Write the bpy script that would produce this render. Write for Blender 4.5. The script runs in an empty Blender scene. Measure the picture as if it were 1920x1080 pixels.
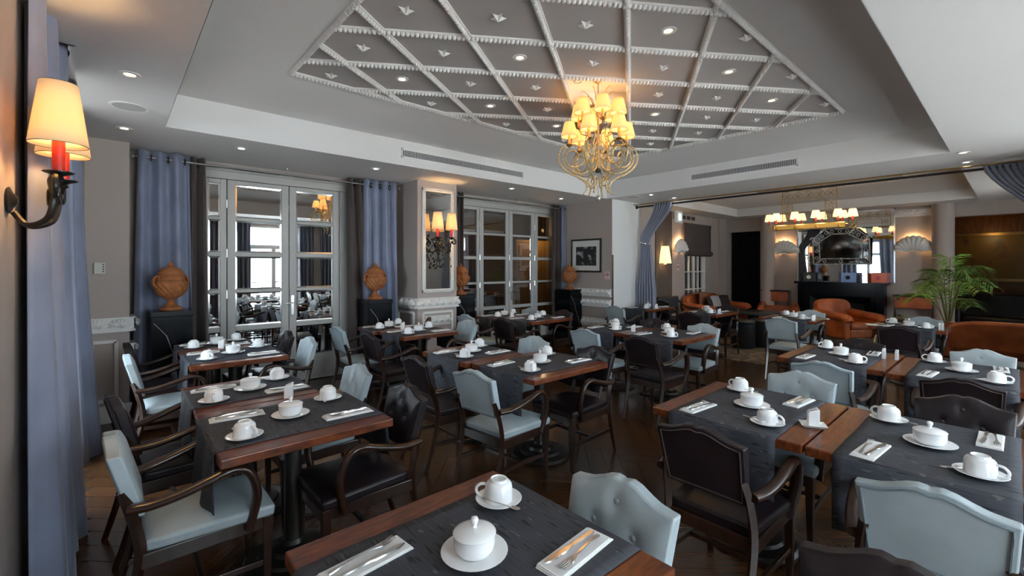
import bpy, bmesh, math, random
from mathutils import Vector, Matrix
random.seed(7)
PI = math.pi
S = bpy.context.scene
COL = S.collection
# ---------------------------------------------------------------- camera, light, exposure
cam = bpy.data.cameras.new('camera'); camo = bpy.data.objects.new('camera', cam); COL.objects.link(camo)
YAW = .8435
camo.location = (0, 0, 1.55); camo.rotation_euler = (PI/2, 0, YAW-PI/2)
cam.sensor_width = 36; cam.lens = 36*842/1920; cam.shift_y = -42/1920; cam.clip_start = .02
S.camera = camo
S.view_settings.view_transform = 'Standard'; S.view_settings.look = 'None'
S.view_settings.gamma = 1; S.view_settings.use_curve_mapping = False
S.view_settings.exposure = 1.6
W = bpy.data.worlds.new('sky'); S.world = W; W.use_nodes = True
bg = W.node_tree.nodes['Background']; bg.inputs[0].default_value = (.77, .89, 1, 1); bg.inputs[1].default_value = 5.0
S.cycles.max_bounces = 10; S.cycles.diffuse_bounces = 6; S.cycles.glossy_bounces = 5; S.cycles.transparent_max_bounces = 12
S.cycles.sample_clamp_indirect = 6; S.cycles.caustics_reflective = False; S.cycles.caustics_refractive = False
WARM = (1, .62, .25)
def portal(x, y, z, w, h, rot):
    l = bpy.data.lights.new('window_portal', 'AREA'); l.shape = 'RECTANGLE'; l.size = w; l.size_y = h
    l.cycles.is_portal = True
    o = bpy.data.objects.new('window_portal', l); o.location = (x, y, z); o.rotation_euler = rot; COL.objects.link(o)
ROOM_Y0 = -1.7                                    # wall behind the camera, with the tall windows
WINS = [(.35, 1.75), (2.85, 4.25), (5.2, 6.6), (9.3, 10.5)]  # the last window is an unseen addition that brightens the lounge
for a, b in WINS: portal((a+b)/2, ROOM_Y0-.16, 1.45, b-a, 2.6, (PI/2, 0, 0))   # -Z axis towards +Y
portal(-.62, 4.45, 1.45, 2.6, 1.3, (0, -PI/2, 0))
sun = bpy.data.lights.new('sun', 'SUN'); sun.energy = 22; sun.angle = .02; sun.color = (1, .96, .9)
suno = bpy.data.objects.new('sun', sun); suno.rotation_euler = (math.radians(-24), math.radians(-8), 0); COL.objects.link(suno)   # high sun from behind the building, added so the lit terrace brightens the ceiling
def lamp(x, y, z, power, r=.03, col=WARM):
    l = bpy.data.lights.new('bulb', 'POINT'); l.energy = power; l.color = col; l.shadow_soft_size = r
    o = bpy.data.objects.new('bulb', l); o.location = (x, y, z); COL.objects.link(o); return o
# ---------------------------------------------------------------- materials
M = {}
def mat(n, col, rough=.5, metal=0, spec=.5, var=0, vscale=20, stretch=(1, 1, 1), bump=0, bscale=80, emis=None, estr=0, coat=0, col2=None, sheen=0):
    m = bpy.data.materials.new(n); m.use_nodes = True; nt = m.node_tree; N = nt.nodes; L = nt.links
    p = N['Principled BSDF']; p.inputs['Base Color'].default_value = (*col, 1); p.inputs['Roughness'].default_value = rough
    p.inputs['Metallic'].default_value = metal; p.inputs['Specular IOR Level'].default_value = spec
    p.inputs['Coat Weight'].default_value = coat; p.inputs['Coat Roughness'].default_value = .12
    p.inputs['Sheen Weight'].default_value = sheen
    if emis: p.inputs['Emission Color'].default_value = (*emis, 1); p.inputs['Emission Strength'].default_value = estr
    if var or bump:
        tc = N.new('ShaderNodeTexCoord'); mp = N.new('ShaderNodeMapping'); mp.inputs['Scale'].default_value = stretch
        L.new(tc.outputs['Object'], mp.inputs['Vector'])
    if var:
        no = N.new('ShaderNodeTexNoise'); no.inputs['Scale'].default_value = vscale; no.inputs['Detail'].default_value = 6
        L.new(mp.outputs[0], no.inputs['Vector'])
        cr = N.new('ShaderNodeValToRGB'); c2 = col2 or tuple(c*(1-var) for c in col)
        cr.color_ramp.elements[0].position = .35; cr.color_ramp.elements[1].position = .65
        cr.color_ramp.elements[0].color = (*c2, 1); cr.color_ramp.elements[1].color = (*[min(1, c*(1+var*.5)) for c in col], 1)
        L.new(no.outputs['Fac'], cr.inputs[0]); L.new(cr.outputs[0], p.inputs['Base Color'])
    if bump:
        nb = N.new('ShaderNodeTexNoise'); nb.inputs['Scale'].default_value = bscale; nb.inputs['Detail'].default_value = 3
        L.new(mp.outputs[0], nb.inputs['Vector'])
        b = N.new('ShaderNodeBump'); b.inputs['Strength'].default_value = bump; b.inputs['Distance'].default_value = .01
        L.new(nb.outputs['Fac'], b.inputs['Height']); L.new(b.outputs[0], p.inputs['Normal'])
    M[n] = m; return m
mat('wall', (.44, .375, .335), .75, bump=.03, bscale=200)
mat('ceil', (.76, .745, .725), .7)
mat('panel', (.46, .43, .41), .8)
mat('white_trim', (.82, .80, .77), .5)
mat('door_white', (.44, .43, .40), .45)
mat('plaster', (.80, .78, .74), .6)
mat('mirror', (.80, .82, .82), .015, 1)
mat('mirror_old', (.62, .63, .62), .06, 1)
mat('bevel', (.9, .92, .92), .10, 1)
mat('chrome', (.75, .75, .75), .15, 1)
mat('steel', (.72, .70, .67), .2, 1)
mat('iron', (.035, .032, .028), .4, .6)
mat('iron_base', (.05, .047, .042), .35, .7, bump=.1)
mat('gold', (.46, .31, .09), .3, .85)
mat('gilt', (.66, .50, .25), .38, .55, var=.55, vscale=90)
mat('gold_dark', (.35, .24, .09), .35, .85)
mat('table_wood', (.155, .038, .011), .3, var=.55, vscale=6, stretch=(2, 12, 4), coat=.15, spec=.35)
mat('chair_wood', (.030, .0115, .006), .3, var=.4, vscale=9, stretch=(3, 3, 1), coat=.3)
mat('blue_leather', (.375, .44, .465), .42, bump=.05, bscale=160, var=.12, vscale=5)
mat('dark_leather', (.017, .011, .0135), .36, spec=.38, bump=.08, bscale=160, var=.3, vscale=5)
mat('orange_leather', (.46, .115, .03), .38, var=.35, vscale=4, bump=.06)
mat('black_leather', (.016, .017, .02), .38, bump=.05)
mat('button_blue', (.34, .40, .41), .4); mat('button_dark', (.035, .025, .026), .35)
mat('piping_blue', (.17, .22, .24), .5); mat('piping_dark', (.06, .045, .04), .5)
mat('china', (.86, .87, .87), .12, spec=.5, coat=.3)
mat('napkin', (.85, .85, .84), .8)
mat('blue_curtain', (.235, .265, .365), .62, bump=.05, bscale=60, var=.15, vscale=3, sheen=.3)
mat('brown_curtain', (.062, .042, .035), .7, sheen=.2)
mat('grey_curtain', (.16, .17, .21), .7)
mat('marble', (.004, .0045, .006), .16, spec=.16)
mat('marble_vein', (.45, .45, .45), .2)
mat('terracotta', (.36, .125, .038), .75, var=.25, vscale=14, bump=.1, bscale=60)
def shade_mat(n, dif, tr, fac, em=0):
    m = bpy.data.materials.new(n); m.use_nodes = True; nt = m.node_tree; N = nt.nodes; L = nt.links; N.remove(N['Principled BSDF']); out = N['Material Output']
    d = N.new('ShaderNodeBsdfDiffuse'); d.inputs[0].default_value = (*dif, 1); t = N.new('ShaderNodeBsdfTranslucent'); t.inputs[0].default_value = (*tr, 1)
    e = N.new('ShaderNodeEmission'); e.inputs[0].default_value = (*tr, 1); e.inputs[1].default_value = em
    x = N.new('ShaderNodeMixShader'); x.inputs[0].default_value = fac; L.new(d.outputs[0], x.inputs[1]); L.new(t.outputs[0], x.inputs[2])
    a = N.new('ShaderNodeAddShader'); L.new(x.outputs[0], a.inputs[0]); L.new(e.outputs[0], a.inputs[1]); L.new(a.outputs[0], out.inputs[0]); M[n] = m
shade_mat('shade', (.75, .58, .34), (.95, .70, .36), .18, .10)
shade_mat('shade_pale', (.8, .68, .45), (.95, .8, .5), .3, .28)
shade_mat('shade_gold', (.75, .58, .32), (.95, .70, .32), .3, .12)
mat('bulb', (1, .8, .5), .5, emis=(1, .75, .38), estr=6)
mat('spot_glow', (1, .8, .5), .5, emis=(1, .80, .48), estr=2.6)
mat('spot_day', (1, 1, 1), .5, emis=(1, .97, .92), estr=4)
mat('candle_red', (.42, .022, .012), .45)
mat('candle_gold', (.70, .42, .12), .45)
mat('shade_rim', (.05, .03, .012), .6)
mat('speaker', (.50, .51, .49), .7)
mat('vent_dark', (.03, .03, .035), .6)
mat('plastic', (.62, .60, .52), .5); mat('black', (.01, .01, .01), .5)
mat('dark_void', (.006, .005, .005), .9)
mat('blind', (.085, .063, .06), .8, bump=.06)
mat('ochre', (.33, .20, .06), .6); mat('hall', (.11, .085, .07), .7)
mat('panel_wood', (.15, .065, .02), .35, var=.4, vscale=4, stretch=(6, 6, 1))
mat('leaf', (.10, .20, .035), .45, var=.35, vscale=4); mat('leaf_bright', (.19, .34, .045), .5)
mat('stem', (.16, .15, .05), .6); mat('pot', (.05, .03, .02), .5)
mat('sign_red', (.55, .03, .02), .5); mat('sign_white', (.8, .79, .77), .5)
mat('box_blue', (.25, .38, .68), .45); mat('box_orange', (.62, .11, .035), .45)
mat('paper', (.75, .73, .68), .7)
mat('cushion_grey', (.42, .42, .46), .8); mat('cushion_dark', (.03, .022, .02), .8); mat('throw', (.30, .13, .07), .8, var=.5, vscale=8, stretch=(12, 1, 1))
mat('pavement', (.66, .66, .65), .9); mat('tied_cloth', (.215, .225, .285), .6, sheen=.3); mat('sign_lit', (.7, .75, .75), .5, emis=(.9, 1, 1), estr=.22); mat('asphalt', (.07, .07, .07), .9); mat('crystal', (.42, .40, .34), .05, .3, spec=1); mat('silver', (.72, .71, .68), .4, .35)
mat('grey_wall', (.74, .735, .71), .7)
mat('floor_wood', (.078, .033, .0115), .26, var=.35, vscale=4, stretch=(1.2, 14, 14), coat=.15)
mat('floor_base', (.035, .017, .008), .4)
def add_random_tint(n, lo, hi):
    m = M[n]; nt = m.node_tree; N = nt.nodes; L = nt.links; p = N['Principled BSDF']
    src = p.inputs['Base Color'].links[0].from_socket
    oi = N.new('ShaderNodeObjectInfo'); mr = N.new('ShaderNodeMapRange'); mr.inputs['To Min'].default_value = lo; mr.inputs['To Max'].default_value = hi
    L.new(oi.outputs['Random'], mr.inputs['Value'])
    mx = N.new('ShaderNodeVectorMath'); mx.operation = 'SCALE'; L.new(src, mx.inputs[0]); L.new(mr.outputs[0], mx.inputs['Scale'])
    L.new(mx.outputs[0], p.inputs['Base Color'])
add_random_tint('floor_wood', .72, 1.3)
def runner_mat():
    m = mat('runner', (.040, .043, .051), .7); nt = m.node_tree; N = nt.nodes; L = nt.links; p = N['Principled BSDF']
    tc = N.new('ShaderNodeTexCoord')
    def noise(sc, s):
        mp = N.new('ShaderNodeMapping'); mp.inputs['Scale'].default_value = sc; L.new(tc.outputs['Object'], mp.inputs['Vector'])
        n = N.new('ShaderNodeTexNoise'); n.inputs['Scale'].default_value = s; n.inputs['Detail'].default_value = 0; L.new(mp.outputs[0], n.inputs['Vector']); return n
    def ramp(n, a, b, c0, c1):
        r = N.new('ShaderNodeValToRGB'); r.color_ramp.elements[0].position = a; r.color_ramp.elements[1].position = b
        r.color_ramp.elements[0].color = (*c0, 1); r.color_ramp.elements[1].color = (*c1, 1); L.new(n.outputs['Fac'], r.inputs[0]); return r
    rib = ramp(noise((220, 6, 220), 1), .3, .7, (.036, .039, .049), (.055, .059, .074))
    d1 = ramp(noise((90, 14, 90), 1), .69, .71, (0, 0, 0), (1, 1, 1))
    d2 = N.new('ShaderNodeMapping'); d2.inputs['Scale'].default_value = (80, 26, 80); d2.inputs['Location'].default_value = (9, 5, 3); L.new(tc.outputs['Object'], d2.inputs['Vector'])
    n2 = N.new('ShaderNodeTexNoise'); n2.inputs['Scale'].default_value = 1; n2.inputs['Detail'].default_value = 0; L.new(d2.outputs[0], n2.inputs['Vector'])
    r2 = ramp(n2, .76, .78, (0, 0, 0), (1, 1, 1))
    m1 = N.new('ShaderNodeMix'); m1.data_type = 'RGBA'; L.new(d1.outputs[0], m1.inputs['Factor']); L.new(rib.outputs[0], m1.inputs['A']); m1.inputs['B'].default_value = (.012, .012, .016, 1)
    m2 = N.new('ShaderNodeMix'); m2.data_type = 'RGBA'; L.new(r2.outputs[0], m2.inputs['Factor']); L.new(m1.outputs['Result'], m2.inputs['A']); m2.inputs['B'].default_value = (.12, .115, .12, 1)
    L.new(m2.outputs['Result'], p.inputs['Base Color'])
    b = N.new('ShaderNodeBump'); b.inputs['Strength'].default_value = .25; b.inputs['Distance'].default_value = .004
    L.new(rib.outputs[0], b.inputs['Height']); L.new(b.outputs[0], p.inputs['Normal'])
runner_mat()
def glass_mat(n, tint, refl, rough=.0):
    m = bpy.data.materials.new(n); m.use_nodes = True; nt = m.node_tree; N = nt.nodes; L = nt.links
    N.remove(N['Principled BSDF']); out = N['Material Output']
    t = N.new('ShaderNodeBsdfTransparent'); t.inputs[0].default_value = (*tint, 1)
    g = N.new('ShaderNodeBsdfGlossy'); g.inputs['Roughness'].default_value = rough
    mx = N.new('ShaderNodeMixShader'); mx.inputs[0].default_value = refl
    L.new(t.outputs[0], mx.inputs[1]); L.new(g.outputs[0], mx.inputs[2]); L.new(mx.outputs[0], out.inputs[0]); M[n] = m
glass_mat('window_glass', (.97, .98, .98), .05); glass_mat('door_glass', (.8, .8, .8), .24)
def carpet_mat():
    m = mat('carpet', (.2, .16, .12), .95); nt = m.node_tree; N = nt.nodes; L = nt.links; p = N['Principled BSDF']
    tc = N.new('ShaderNodeTexCoord'); v = N.new('ShaderNodeTexVoronoi'); v.inputs['Scale'].default_value = 7; L.new(tc.outputs['Object'], v.inputs['Vector'])
    r = N.new('ShaderNodeValToRGB'); r.color_ramp.elements[0].position = .2; r.color_ramp.elements[1].position = .5
    r.color_ramp.elements[0].color = (.25, .20, .13, 1); r.color_ramp.elements[1].color = (.10, .075, .055, 1); L.new(v.outputs['Distance'], r.inputs[0])
    L.new(r.outputs[0], p.inputs['Base Color'])
carpet_mat()
def print_mat(n, c0, c1, sc):
    m = mat(n, c0, .4); nt = m.node_tree; N = nt.nodes; L = nt.links; p = N['Principled BSDF']
    tc = N.new('ShaderNodeTexCoord'); no = N.new('ShaderNodeTexNoise'); no.inputs['Scale'].default_value = sc; no.inputs['Detail'].default_value = 3; L.new(tc.outputs['Object'], no.inputs['Vector'])
    r = N.new('ShaderNodeValToRGB'); r.color_ramp.elements[0].position = .52; r.color_ramp.elements[1].position = .66
    r.color_ramp.elements[0].color = (*c0, 1); r.color_ramp.elements[1].color = (*c1, 1); L.new(no.outputs['Fac'], r.inputs[0]); L.new(r.outputs[0], p.inputs['Base Color'])
print_mat('photo_print', (.02, .02, .02), (.45, .45, .44), 7); print_mat('painting', (.16, .10, .01), (.05, .03, .012), 2.5)
# ---------------------------------------------------------------- mesh builder
def cr(pts, n=6, closed=False):
    P = [Vector(p) for p in pts]; out = []; k = len(P)
    for i in range(k if closed else k-1):
        if closed: a, b, c, d = P[i-1], P[i], P[(i+1) % k], P[(i+2) % k]
        else: a, b, c, d = P[max(i-1, 0)], P[i], P[i+1], P[min(i+2, k-1)]
        for j in range(n):
            t = j/n
            out.append(.5*((2*b)+(c-a)*t+(2*a-5*b+4*c-d)*t*t+(3*b-a-3*c+d)*t**3))
    if not closed: out.append(P[-1])
    return out
KIDS = {}
class MB:
    def __init__(s): s.v = []; s.f = []
    def add(s, v, f):
        n = len(s.v); s.v += [tuple(p) for p in v]; s.f += [tuple(i+n for i in q) for q in f]; return s
    def box(s, c, d, m=None):
        x, y, z = (q/2 for q in d)
        v = [Vector((a*x, b*y, e*z)) for a in (-1, 1) for b in (-1, 1) for e in (-1, 1)]
        if m is not None: v = [m @ p for p in v]
        v = [p+Vector(c) for p in v]
        return s.add(v, [(0, 1, 3, 2), (4, 6, 7, 5), (0, 4, 5, 1), (2, 3, 7, 6), (0, 2, 6, 4), (1, 5, 7, 3)])
    def b2(s, lo, hi): return s.box([(a+b)/2 for a, b in zip(lo, hi)], [abs(b-a) for a, b in zip(lo, hi)])
    def taper(s, p0, p1, a0, a1):          # square bar p0->p1 with half sizes (x,y)
        p0, p1 = Vector(p0), Vector(p1); v = []
        for p, a in ((p0, a0), (p1, a1)):
            for x, y in ((-1, -1), (1, -1), (1, 1), (-1, 1)): v.append(p+Vector((x*a[0], y*a[1], 0)))
        return s.add(v, [(3, 2, 1, 0), (4, 5, 6, 7), (0, 1, 5, 4), (1, 2, 6, 5), (2, 3, 7, 6), (3, 0, 4, 7)])
    def bar(s, p0, p1, w, h):
        p0, p1 = Vector(p0), Vector(p1); d = (p1-p0); L = d.length; d.normalize()
        up = Vector((0, 0, 1)) if abs(d.z) < .95 else Vector((1, 0, 0)); y = up.cross(d).normalized(); z = d.cross(y)
        m = Matrix((d, y, z)).transposed(); return s.box((p0+p1)/2, (L, w, h), m)
    def tube(s, pts, r, n=8, closed=False, sq=1, caps=True):
        P = [Vector(p) for p in pts]; k = len(P); R = r if isinstance(r, (list, tuple)) else [r]*k
        T = []
        for i in range(k):
            a = P[i-1] if (i or closed) else P[0]; b = P[(i+1) % k] if (i < k-1 or closed) else P[-1]
            t = (b-a); T.append(t.normalized() if t.length > 1e-9 else Vector((0, 0, 1)))
        u = Vector((0, 0, 1)) if abs(T[0].z) < .9 else Vector((1, 0, 0)); nrm = (u-T[0]*u.dot(T[0])).normalized()
        v = []
        for i in range(k):
            nrm = (nrm-T[i]*nrm.dot(T[i])); nrm = nrm.normalized() if nrm.length > 1e-6 else Vector((1, 0, 0)); bi = T[i].cross(nrm)
            for j in range(n):
                a = 2*PI*j/n; v.append(P[i]+R[i]*(math.cos(a)*nrm+sq*math.sin(a)*bi))
        f = []
        for i in range(k if closed else k-1):
            for j in range(n):
                a, b = i*n+j, i*n+(j+1) % n; c, d = ((i+1) % k)*n+(j+1) % n, ((i+1) % k)*n+j; f.append((a, b, c, d))
        if caps and not closed: f += [tuple(range(n))[::-1], tuple((k-1)*n+j for j in range(n))]
        return s.add(v, f)
    def lathe(s, prof, n=24, c=(0, 0, 0), fn=None, capb=True, capt=True):
        v = []; k = len(prof)
        for i, (r, z) in enumerate(prof):
            for j in range(n):
                a = 2*PI*j/n; q = r*(fn(a, z, i) if fn else 1); v.append((c[0]+q*math.cos(a), c[1]+q*math.sin(a), c[2]+z))
        f = [(i*n+j, i*n+(j+1) % n, (i+1)*n+(j+1) % n, (i+1)*n+j) for i in range(k-1) for j in range(n)]
        if capb: f.append(tuple(range(n))[::-1])
        if capt: f.append(tuple((k-1)*n+j for j in range(n)))
        return s.add(v, f)
    def ball(s, c, r, n=8, m=6, sc=(1, 1, 1)):
        v = [(c[0], c[1], c[2]-r*sc[2])]
        for i in range(1, m):
            a = -PI/2+PI*i/m
            for j in range(n):
                b = 2*PI*j/n; v.append((c[0]+r*sc[0]*math.cos(a)*math.cos(b), c[1]+r*sc[1]*math.cos(a)*math.sin(b), c[2]+r*sc[2]*math.sin(a)))
        v.append((c[0], c[1], c[2]+r*sc[2])); f = [(0, 1+(j+1) % n, 1+j) for j in range(n)]
        for i in range(m-2):
            for j in range(n): f.append((1+i*n+j, 1+i*n+(j+1) % n, 1+(i+1)*n+(j+1) % n, 1+(i+1)*n+j))
        t = len(v)-1; f += [(t, 1+(m-2)*n+j, 1+(m-2)*n+(j+1) % n) for j in range(n)]
        return s.add(v, f)
    def prism(s, o2, t, fr):               # outline (list of 2d), thickness, fr(a,b,c)->3d
        k = len(o2); v = [fr(a, b, 0) for a, b in o2]+[fr(a, b, t) for a, b in o2]
        return s.add(v, [tuple(range(k))[::-1], tuple(range(k, 2*k))]+[(i, (i+1) % k, k+(i+1) % k, k+i) for i in range(k)])
    def grid(s, fn, nu, nv):
        v = [fn(i/nu, j/nv) for i in range(nu+1) for j in range(nv+1)]
        return s.add(v, [(i*(nv+1)+j, (i+1)*(nv+1)+j, (i+1)*(nv+1)+j+1, i*(nv+1)+j+1) for i in range(nu) for j in range(nv)])
    def mesh(s, name, m, ang=35):
        me = bpy.data.meshes.new(name); me.from_pydata(s.v, [], s.f)
        bm = bmesh.new(); bm.from_mesh(me); bmesh.ops.recalc_face_normals(bm, faces=bm.faces); bm.to_mesh(me); bm.free()
        if ang: me.polygons.foreach_set('use_smooth', [True]*len(me.polygons)); me.set_sharp_from_angle(angle=math.radians(ang))
        me.materials.append(M[m] if isinstance(m, str) else m); me.update(); return me
    def build(s, name, m, parent=None, ang=35, bev=0, loc=None, solid=0):
        o = bpy.data.objects.new(name, s.mesh(name, m, ang)); COL.objects.link(o)
        if parent: o.parent = parent; KIDS.setdefault(parent.name, []).append(o)
        if loc: o.location = loc
        if solid: md = o.modifiers.new('thick', 'SOLIDIFY'); md.thickness = solid; md.offset = 0
        if bev: md = o.modifiers.new('soft_edge', 'BEVEL'); md.width = bev; md.segments = 2; md.limit_method = 'ANGLE'; md.angle_limit = .6
        return o
def tag(o, label, cat, group=None):
    o['label'] = label; o['category'] = cat
    if group: o['group'] = group
    return o
def thing(name, label, cat, loc=(0, 0, 0), rz=0, group=None):
    o = bpy.data.objects.new(name, None); COL.objects.link(o); o.location = loc; o.rotation_euler = (0, 0, rz); o.empty_display_size = .1
    return tag(o, label, cat, group)
def struct(o): o['kind'] = 'structure'; return o
def stuff(o): o['kind'] = 'stuff'; return o
def dup(root, loc=None, rz=None, label=None, cat=None, group=None, swap=None):
    def cp(o, par):
        c = o.copy(); COL.objects.link(c)
        if par: c.parent = par
        if swap and c.type == 'MESH' and c.data in swap: c.data = swap[c.data]
        for ch in KIDS.get(o.name, []): cp(ch, c)
        return c
    c = cp(root, None)
    if loc is not None: c.location = loc
    if rz is not None: c.rotation_euler = (0, 0, rz)
    if label: c['label'] = label
    if cat: c['category'] = cat
    if group: c['group'] = group
    return c
# ---------------------------------------------------------------- structure: walls, floor, ceiling
ZS = 2.79; YD = 6.38; TX0, TX1, TY0, TY1 = .35, 6.85, .48, 5.05
YP = 5.75; LY = 5.25; LX0 = 7.85; LX1 = 12.5
def wall(name, boxes, m='wall'):
    b = MB()
    for lo, hi in boxes: b.b2(lo, hi)
    return struct(b.build(name, m, ang=None))
def slabs_y(y0, y1, xs, holes, z0=0, z1=3.45):    # wall along X with holes (xa, xb, za, zb)
    out = []; x = xs[0]
    for xa, xb, za, zb in holes:
        out.append(((x, y0, z0), (xa, y1, z1)))
        if za > z0: out.append(((xa, y0, z0), (xb, y1, za)))
        out.append(((xa, y0, zb), (xb, y1, z1))); x = xb
    out.append(((x, y0, z0), (xs[1], y1, z1))); return out
wall('wall_front', slabs_y(ROOM_Y0-.3, ROOM_Y0, (-.9, 15.5), [(a, b, .12, 2.7) for a, b in WINS]))
wall('wall_left', [((-.55, ROOM_Y0, 0), (-.32, 3.55, 3.45)), ((-.75, 3.5, 0), (-.5, 3.82, 3.45)), ((-.75, 5.08, 0), (-.5, 5.4, 3.45)), ((-.75, 3.8, 0), (-.5, 5.1, .15)), ((-.75, 3.8, 2.65), (-.5, 5.1, 3.45)), ((-.75, 5.36, 0), (-.2, 6.1, 3.45))])
wall('wall_back', slabs_y(YD, YD+.2, (.13, 6.95), [(.78, 2.53, 0, 2.66), (4.43, 6.9, 0, 2.66)]))
b = MB(); b.b2((-.2, 5.95, 0), (.13, YD+.2, ZS+.1)); struct(b.build('wall_back_pier', 'wall', ang=None))
b = MB(); b.b2((3.29, YP, 0), (3.97, YD+.1, ZS+.1)); pier = struct(b.build('pillar_mirrored', 'wall', ang=None))
wall('wall_right_pier', [((6.95, 5.0, 0), (LX0, YD+.2, 3.45))], 'grey_wall')
b = MB(); b.b2((6.935, 5.0, 0), (6.951, YD+.1, ZS)); struct(b.build('wall_right_face', 'wall', ang=None))
wall('wall_far_pier', [((6.95, ROOM_Y0, 0), (LX0, -.55, 3.45))], 'grey_wall')
# lounge: window wall, fireplace wall
wall('wall_lounge_left', slabs_y(LY, LY+.25, (LX0, LX1+.2), [(10.15, 11.3, .55, 2.5)]))
wall('wall_lounge_back', [((LX1, 1.05, 0), (LX1+.2, 4.34, 3.45)), ((LX1, 4.34, 2.45), (LX1+.2, 5.2, 3.45)), ((LX1, -.9, 2.52), (LX1+.2, 1.05, 3.45)), ((LX1, ROOM_Y0, 0), (LX1+.2, -.9, 3.45)), ((LX1, 5.2, 0), (LX1+.2, LY+.3, 3.45))])
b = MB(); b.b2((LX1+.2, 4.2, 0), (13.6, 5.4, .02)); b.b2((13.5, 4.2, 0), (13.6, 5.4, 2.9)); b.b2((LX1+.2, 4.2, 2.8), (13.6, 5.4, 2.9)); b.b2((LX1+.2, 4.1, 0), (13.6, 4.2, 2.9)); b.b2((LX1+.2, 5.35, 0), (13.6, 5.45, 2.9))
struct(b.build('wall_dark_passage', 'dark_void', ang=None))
b = MB(); b.b2((15.2, -2, 0), (15.4, 1.6, 3)); b.b2((LX1+.2, 1.4, 0), (15.4, 1.6, 3)); b.b2((LX1+.2, -2.1, 0), (15.4, -1.9, 3)); b.b2((LX1+.2, -2, 2.7), (15.4, 1.6, 2.8))
adj = struct(b.build('wall_panelled_room', 'panel_wood', ang=None))
lamp(14.6, .35, 2.2, 1.3)  # unseen lamp with no fixture, added to light the panelled room
# ceiling: soffit with two tray openings, fascias, coves, lattice panels
b = MB()
def flat(x0, x1, y0, y1): b.b2((x0, y0, ZS), (x1, y1, ZS+.04))
flat(-.32, TX0, ROOM_Y0, 3.55); flat(-.16, TX0, 3.55, 5.36); flat(-.2, TX0, 5.36, YD)
L0, L1, M0, M1 = 8.05, 11.85, .47, 4.72
flat(TX0, TX1, ROOM_Y0, TY0); flat(TX0, TX1, TY1, YD); flat(TX1, L0, ROOM_Y0, YD)
flat(L0, L1, ROOM_Y0, M0); flat(L0, L1, M1, LY); flat(L1, LX1, ROOM_Y0, LY)
b.b2((-.5, 3.55, 3.0), (-.12, 5.36, 3.04)); b.b2((-.18, 3.55, ZS), (-.16, 5.36, 3.02)); b.b2((-.5, 3.53, ZS), (-.16, 3.55, 3.02))
b.b2((-.9, ROOM_Y0-.3, 3.45), (15.5, YD+.4, 3.5))
ceiling = struct(b.build('ceiling', 'ceil', ang=None))
def rect(x0, x1, y0, y1, z): return [(x0, y0, z), (x1, y0, z), (x1, y1, z), (x0, y1, z)]
def tray(name, o, zf, i, zp):
    o = (o[0]+.003, o[1]-.003, o[2]+.003, o[3]-.003)
    b = MB(); rings = [rect(*o, ZS), rect(*o, zf)]
    for k in range(1, 9):
        t = k/8; rings.append(rect(*[a+(c-a)*t for a, c in zip(o, i)], zf+(zp-zf)*t**1.9))
    v = [p for r in rings for p in r]; f = []
    for k in range(len(rings)-1):
        for j in range(4): f.append((4*k+j, 4*k+(j+1) % 4, 4*k+4+(j+1) % 4, 4*k+4+j))
    b.add(v, f); return struct(b.build(name, 'ceil', ang=30))
PX0, PX1, PY0, PY1, PZ = 1.19, 6.10, 1.29, 4.30, 3.28
tray('ceiling_dining_tray', (TX0, TX1, TY0, TY1), 3.1, (PX0, PX1, PY0, PY1), PZ)
tray('ceiling_lounge_tray', (L0, L1, M0, M1), 2.98, (8.95, 10.95, 1.3, 3.85), 3.16)
AX, AY, DX, DY = 1.481, 3.092, .525, .347
def node(i, j): return (AX+DX*i, AY+DY*j)
# panel with the recessed diamond over the chandelier
b = MB(); cx, cy = node(4, -1)
A = [(PX0, PY0, PZ), (PX1, PY0, PZ), (PX1, PY1, PZ), (PX0, PY1, PZ)]; D = [(cx, cy-DY, PZ), (cx+DX, cy, PZ), (cx, cy+DY, PZ), (cx-DX, cy, PZ)]
b.add(A+D, [(0, 1, 4), (1, 2, 5), (2, 3, 6), (3, 0, 7), (0, 4, 7), (1, 5, 4), (2, 6, 5), (3, 7, 6)])
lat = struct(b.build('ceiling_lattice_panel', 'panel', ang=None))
b = MB(); D2 = [(x, y, PZ+.11) for x, y, z in D]; b.add(D+D2, [(0, 1, 5, 4), (1, 2, 6, 5), (2, 3, 7, 6), (3, 0, 4, 7), (4, 5, 6, 7)])
b.build('recess', 'white_trim', lat, ang=None)
b = MB(); b.b2((8.95, 1.3, 3.16), (10.95, 3.85, 3.17)); lat2 = struct(b.build('ceiling_lounge_panel', 'panel', ang=None))
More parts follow.
